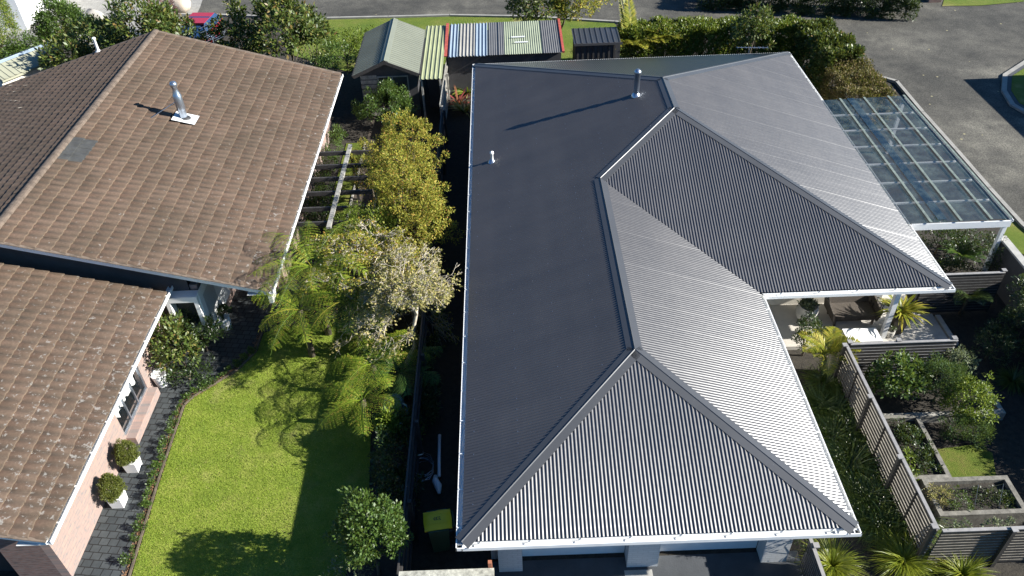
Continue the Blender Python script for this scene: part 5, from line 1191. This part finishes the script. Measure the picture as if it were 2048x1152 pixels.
shrub('feathery_bush', 'mid green feathery growth filling between the tree fern and the golden shrubs', 'bush', at(735, 455, 1.9), (1.0, .9, .9), 'l_lime', 70, .18, 60, .09, .022, .45, k=10)
# tree ferns
def tfern(label, px, py, h, nf, L, mat='l_fern', az0=0, rise=.7, droop=1.5, npin=16, plen=.52, pw=.060, arcs=None):
    c = at(px, py, h); return fernlike('tree_fern', label, 'tree fern', (c[0], c[1], 0), h, nf, L, rise, droop, npin, plen, pw, mat, 'fern', .09, az0, arcs, tm='trunk')
tfern('large yellow green tree fern overhanging the tiled roof corner', 625, 535, 2.7, 13, 2.3, az0=.2)
tfern('tree fern with spreading fronds between the big fern and the bare tree', 700, 600, 2.2, 9, 2.0, az0=.5)
tfern('yellowing tree fern at the porch corner above the lawn', 600, 620, 1.9, 9, 1.9, az0=.1)
tfern('lower lime tree fern beside the lawn shadow', 745, 728, 1.3, 6, 1.8, az0=1.0)
tfern('small tree fern drooping over the lawn edge', 725, 800, 1.1, 6, 1.5, az0=.7)
tfern('dark shaded tree fern against the boundary fence', 800, 745, 1.1, 8, 1.7, 'l_fernd', az0=.4)
# shaded bed plants left of the fence
rb = random.Random(3)
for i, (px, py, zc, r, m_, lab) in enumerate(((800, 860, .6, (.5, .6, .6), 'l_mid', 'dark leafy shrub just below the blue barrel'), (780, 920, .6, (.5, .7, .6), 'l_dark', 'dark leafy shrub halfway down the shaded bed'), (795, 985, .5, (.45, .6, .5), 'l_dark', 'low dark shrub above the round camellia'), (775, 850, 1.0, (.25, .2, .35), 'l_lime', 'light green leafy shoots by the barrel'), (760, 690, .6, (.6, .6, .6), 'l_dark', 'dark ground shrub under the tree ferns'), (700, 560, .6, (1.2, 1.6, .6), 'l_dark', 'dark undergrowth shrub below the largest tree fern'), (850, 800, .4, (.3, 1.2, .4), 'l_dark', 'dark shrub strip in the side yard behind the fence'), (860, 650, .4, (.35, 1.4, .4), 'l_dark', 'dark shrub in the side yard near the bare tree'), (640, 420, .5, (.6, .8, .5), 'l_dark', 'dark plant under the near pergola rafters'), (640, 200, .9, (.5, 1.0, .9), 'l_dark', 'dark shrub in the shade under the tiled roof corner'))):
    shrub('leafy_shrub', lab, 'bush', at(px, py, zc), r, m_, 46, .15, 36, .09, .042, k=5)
# camellia
shrub('camellia', 'round glossy small tree in the shade at the bottom of the lawn', 'tree', at(735, 1058, 1.85), (.70, .64, .80), 'l_mid', 260, .14, 34, .075, .042, .7, r0=.05, low=-.8)
shrub('sparse_shrub', 'thin sparse shrub cut by the bottom edge below the round small tree', 'bush', at(700, 1150, .8), (.55, .4, .5), 'l_sage', 22, .16, 16, .08, .03, k=12)
# porch shrub
shrub('glossy_shrub', 'dark glossy shrub with lit top leaves in front of the entry window', 'bush', at(352, 690, 1.0), (.62, .75, .9), 'l_mag', 64, .17, 30, .13, .055, .5)
shrub('glossy_shrub', 'shaded shrub spreading right of the entry window shrub', 'bush', at(400, 665, .8), (.7, .5, .7), 'l_dark', 50, .16, 30, .11, .05, .5)
shrub('leafy_shrub', 'dark ground shrub in the shaded bed beside the path', 'bush', at(375, 745, .3), (.7, .6, .35), 'l_dark', 40, .12, 30, .08, .035, .5, k=3)
# edging plants along the lawn
proto = None; EP = np.array(pxs([(250, 1135), (272, 1070), (300, 975), (330, 885), (354, 822), (374, 795), (420, 768), (468, 736), (506, 700)])); seg = np.linalg.norm(np.diff(EP, axis=0), axis=1); cum = np.r_[0, np.cumsum(seg)]
nE = 26
for i in range(nE):
    s = cum[-1] * (i + .5) / nE; x = np.interp(s, cum, EP[:, 0]) + random.uniform(.02, .10); y = np.interp(s, cum, EP[:, 1])
    if proto is None:
        C_, O_ = ell_centres([(x, y, .11, .12, .12, .12)], 12, .5, -.2)
        proto = tag(npmesh('edging_plant', clump_leaves(C_, O_, .06, 16, .06, .028, .6, .8), 4, M['l_mid'], base=(x, y, .02)), 'small green edging plant in the row between the dark path and the lawn', 'plant', 'edging plants along the lawn')
    else:
        o = proto.copy(); COL.objects.link(o); o.location = (x, y, .02); o.rotation_euler = (0, 0, random.uniform(0, 6)); k = random.uniform(.55, 1.1); o.scale = (k, k, k)
# grass clumps right of the house
GR = 'dark grass clumps between house and slatted fence'; proto = None
spots = []
for px, py in ((1655, 760), (1690, 800), (1640, 810), (1705, 850), (1668, 870), (1740, 905), (1700, 930), (1770, 960), (1725, 985), (1800, 1015), (1752, 1035), (1712, 900), (1785, 1060), (1830, 1040), (1672, 820), (1745, 1000)): spots.append(at(px, py, .25))
for c in spots:
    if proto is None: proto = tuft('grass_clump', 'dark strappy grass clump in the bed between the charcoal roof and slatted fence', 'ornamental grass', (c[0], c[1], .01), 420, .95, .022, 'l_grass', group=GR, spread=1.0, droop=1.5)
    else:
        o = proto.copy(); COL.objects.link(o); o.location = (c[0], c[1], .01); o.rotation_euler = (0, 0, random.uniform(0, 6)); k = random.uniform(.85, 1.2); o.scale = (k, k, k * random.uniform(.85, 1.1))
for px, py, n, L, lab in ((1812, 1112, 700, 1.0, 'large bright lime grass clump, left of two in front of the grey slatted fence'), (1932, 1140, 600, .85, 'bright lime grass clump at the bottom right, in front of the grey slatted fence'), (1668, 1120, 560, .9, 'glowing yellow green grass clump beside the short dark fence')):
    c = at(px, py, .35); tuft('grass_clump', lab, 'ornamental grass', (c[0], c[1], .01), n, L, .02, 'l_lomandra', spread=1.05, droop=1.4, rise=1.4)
# patio palm
c = at(1655, 700, .9); fernlike('palm', 'small yellow palm between the patio and the slatted fence corner', 'palm', (c[0], c[1], 0), .8, 11, 1.15, .9, 1.5, 36, .42, .035, 'l_palm', 'palm', .06)
shrub('leafy_shrub', 'dark shrub at the patio edge behind the small palm', 'bush', at(1615, 672, .8), (.35, .4, .75), 'l_dark', 40, .13, 40, .06, .03)
# vegetable garden
shrub('citrus_bush', 'glossy citrus bush left in the fenced garden', 'bush', at(1795, 755, .95), (.72, .6, .75), 'l_mid', 80, .14, 26, .11, .06, .5)
shrub('rosemary_bush', 'upright dark needled rosemary bush in the middle of the fenced garden', 'bush', at(1883, 768, .85), (.6, .65, .75), 'l_rose', 110, .15, 60, .075, .014, .5, up=1.6)
shrub('lime_bush', 'bright lime bush on the right of the fenced garden', 'bush', at(1940, 800, .8), (.55, .6, .6), 'l_lime', 80, .14, 40, .07, .035, .55)
shrub('sage_bush', 'grey green sage bush behind the rosemary', 'bush', at(1922, 722, .9), (.42, .35, .45), 'l_sage', 40, .12, 30, .07, .03)
shrub('rosemary_bush', 'low spreading rosemary at the edge of the lit grass patch', 'bush', at(1935, 862, .35), (.65, .4, .38), 'l_rose', 70, .13, 60, .075, .014, .5, up=1.4)
shrub('leafy_shrub', 'small lime weeds on the corner of the slatted fence', 'bush', at(1818, 935, .5), (.12, .3, .4), 'l_lime', 12, .1, 26, .07, .03, k=2)
for i, (px, py, lab) in enumerate(((1878, 992, 'dry tan plant in the left end of the raised bed'), (1915, 1000, 'green seedlings in the middle of the raised bed'))):
    shrub('bed_plant', lab, 'plant', at(px, py, .5), (.3, .3, .16), ['l_pale', 'l_mid'][i], 26, .08, 26, .05, .02, k=2, r0=.01, base=(*at(px, py, .37)[:2], .37), low=0)
shrub('bed_plant', 'dark low seedlings over the right end of the raised bed', 'plant', (11.45, 11.3, .42), (.45, .3, .08), 'l_dark', 40, .08, 26, .05, .02, k=2, r0=.01, base=(11.45, 11.3, .37), low=0)
for i, px in enumerate((1905, 1935, 1990, 2020)):
    c = at(px, 1055, 1.45); shrub('climbing_plant', 'pale leafed climber tips along the top of the grey slatted fence', 'plant', (c[0], 9.93, 1.35), (.16, .08, .18), 'l_sage', 8, .06, 12, .06, .035, group='climber tips on the bottom right fence', k=3, r0=.012)
shrub('leafy_shrub', 'thin climbing plant on the garage pier by the short dark fence', 'bush', (6.35, 10.0, 1.0), (.14, .16, .7), 'l_dark', 20, .09, 18, .06, .03, k=3, r0=.01)
shrub('leafy_shrub', 'dark creeping plants added to darken the long raised bed', 'bush', (10.25, 12.9, .42), (.40, .85, .10), 'l_dark', 70, .10, 34, .07, .03, k=3, r0=.01, low=0, base=(10.25, 12.9, .32))  # plants added to stand in for the shade over this bed
shrub('leafy_shrub', 'dark shrub added to darken the ground under the carport, left of the cycad', 'bush', at(1880, 480, .6), (.7, .6, .6), 'l_dark', 50, .15, 36, .08, .035)  # this and the next shrubs are added to darken the carport ground
shrub('leafy_shrub', 'dark shrub added to darken the ground under the carport, right of the cycad', 'bush', at(1950, 490, .5), (.6, .6, .5), 'l_dark', 50, .15, 36, .08, .035)
shrub('leafy_shrub', 'low dark shrub added to darken behind the dark fence under the carport', 'bush', at(1900, 540, .3), (1.2, .35, .35), 'l_dark', 50, .15, 36, .08, .035)
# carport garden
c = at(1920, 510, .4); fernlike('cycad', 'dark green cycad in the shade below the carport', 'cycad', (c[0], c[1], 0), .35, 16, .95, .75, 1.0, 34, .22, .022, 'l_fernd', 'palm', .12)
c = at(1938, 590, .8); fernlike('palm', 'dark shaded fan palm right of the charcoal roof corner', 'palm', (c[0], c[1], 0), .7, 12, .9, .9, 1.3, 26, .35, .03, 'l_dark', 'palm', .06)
shrub('leafy_shrub', 'dark creeper climbing the white carport post', 'bush', (float(P_br[0]) - .2, float(P_br[1]) - .1, .9), (.15, .15, .9), 'l_dark', 24, .09, 18, .06, .03, k=3, r0=.01)
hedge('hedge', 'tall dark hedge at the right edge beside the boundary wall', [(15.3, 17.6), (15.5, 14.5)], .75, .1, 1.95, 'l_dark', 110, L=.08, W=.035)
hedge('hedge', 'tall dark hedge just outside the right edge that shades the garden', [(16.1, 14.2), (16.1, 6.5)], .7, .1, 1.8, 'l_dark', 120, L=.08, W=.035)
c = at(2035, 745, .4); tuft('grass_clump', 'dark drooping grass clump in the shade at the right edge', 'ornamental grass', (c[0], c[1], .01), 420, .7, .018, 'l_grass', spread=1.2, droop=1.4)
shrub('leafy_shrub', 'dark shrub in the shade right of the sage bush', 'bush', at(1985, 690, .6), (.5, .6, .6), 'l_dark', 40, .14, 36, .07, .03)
# neighbouring house right of the frame: its roof edge throws the triangular shadow on the road
nh = thing('neighbour_house', 'neighbouring house outside the right edge whose roof shades the road', 'house', (26, 20, 0))
mb = MB(); mb.box((26.6, 12, 0), (38, 33.0, 2.4)); mb.build('wall', M['cream'], nh)
mb = MB(); mb.add([(26, 11.4, 2.5), (38.6, 11.4, 2.5), (38.6, 33.7, 2.5), (26, 33.7, 2.5), (32.3, 17.7, 4.4), (32.3, 27.4, 4.4), (26, 11.4, 2.35), (38.6, 11.4, 2.35), (38.6, 33.7, 2.35), (26, 33.7, 2.35)], [(0, 1, 4), (1, 2, 5, 4), (2, 3, 5), (3, 0, 4, 5), (0, 6, 7, 1), (1, 7, 8, 2), (2, 8, 9, 3), (3, 9, 6, 0), (6, 9, 8, 7)]); mb.build('roof', M['tilecap'], nh)
# lawn blades
def inpoly(P, poly):
    x, y = P[:, 0], P[:, 1]; ins = np.zeros(len(P), bool); n = len(poly)
    for i in range(n):
        x1, y1 = poly[i]; x2, y2 = poly[(i + 1) % n]; c = ((y1 > y) != (y2 > y)) & (x < (x2 - x1) * (y - y1) / (y2 - y1 + 1e-12) + x1); ins ^= c
    return ins
def lawnblades(name, poly, n, z, h, mat='l_blade'):
    a = np.array(poly); lo = a.min(0); hi = a.max(0); P = lo + rng.random((n, 2)) * (hi - lo); P = P[inpoly(P, poly)]; P = P[P[:, 1] > 8.5]; m = len(P)
    Q = np.c_[P, np.full(m, z)]; D = nrm(np.c_[rng.normal(size=(m, 2)) * 1.1, np.ones(m)]); hh = h * (.5 + rng.random(m)); 
    return tag(npmesh(name, leafquads(Q, D, nrm(rng.normal(size=(m, 3)) * [1, 1, .3]), hh, np.full(m, .012)), 4, M[mat]), kind='stuff')
o = lawnblades('lawn_grass', LAWN, 120000, .028, .036); o['label'] = 'short bright green lawn grass beside the tiled house'; o['category'] = 'grass'
# fallen leaves in the gutter strip of the bed
P = np.array(inner); seg = np.linalg.norm(np.diff(P, axis=0), axis=1); cum = np.r_[0, np.cumsum(seg)]; s = rng.random(900) * cum[-1]
Q = np.c_[np.interp(s, cum, P[:, 0]) - .12 + rng.normal(size=900) * .06, np.interp(s, cum, P[:, 1]) + rng.normal(size=900) * .04, np.full(900, .03)]
o = tag(npmesh('fallen_leaves', leafquads(Q, nrm(np.c_[rng.normal(size=(900, 2)), rng.random(900) * .3]), np.tile([0, 0, 1.], (900, 1)), .05, .03), 4, M['deadfrond']), 'brown fallen leaves lying along the lawn edging', 'leaves', kind='stuff')
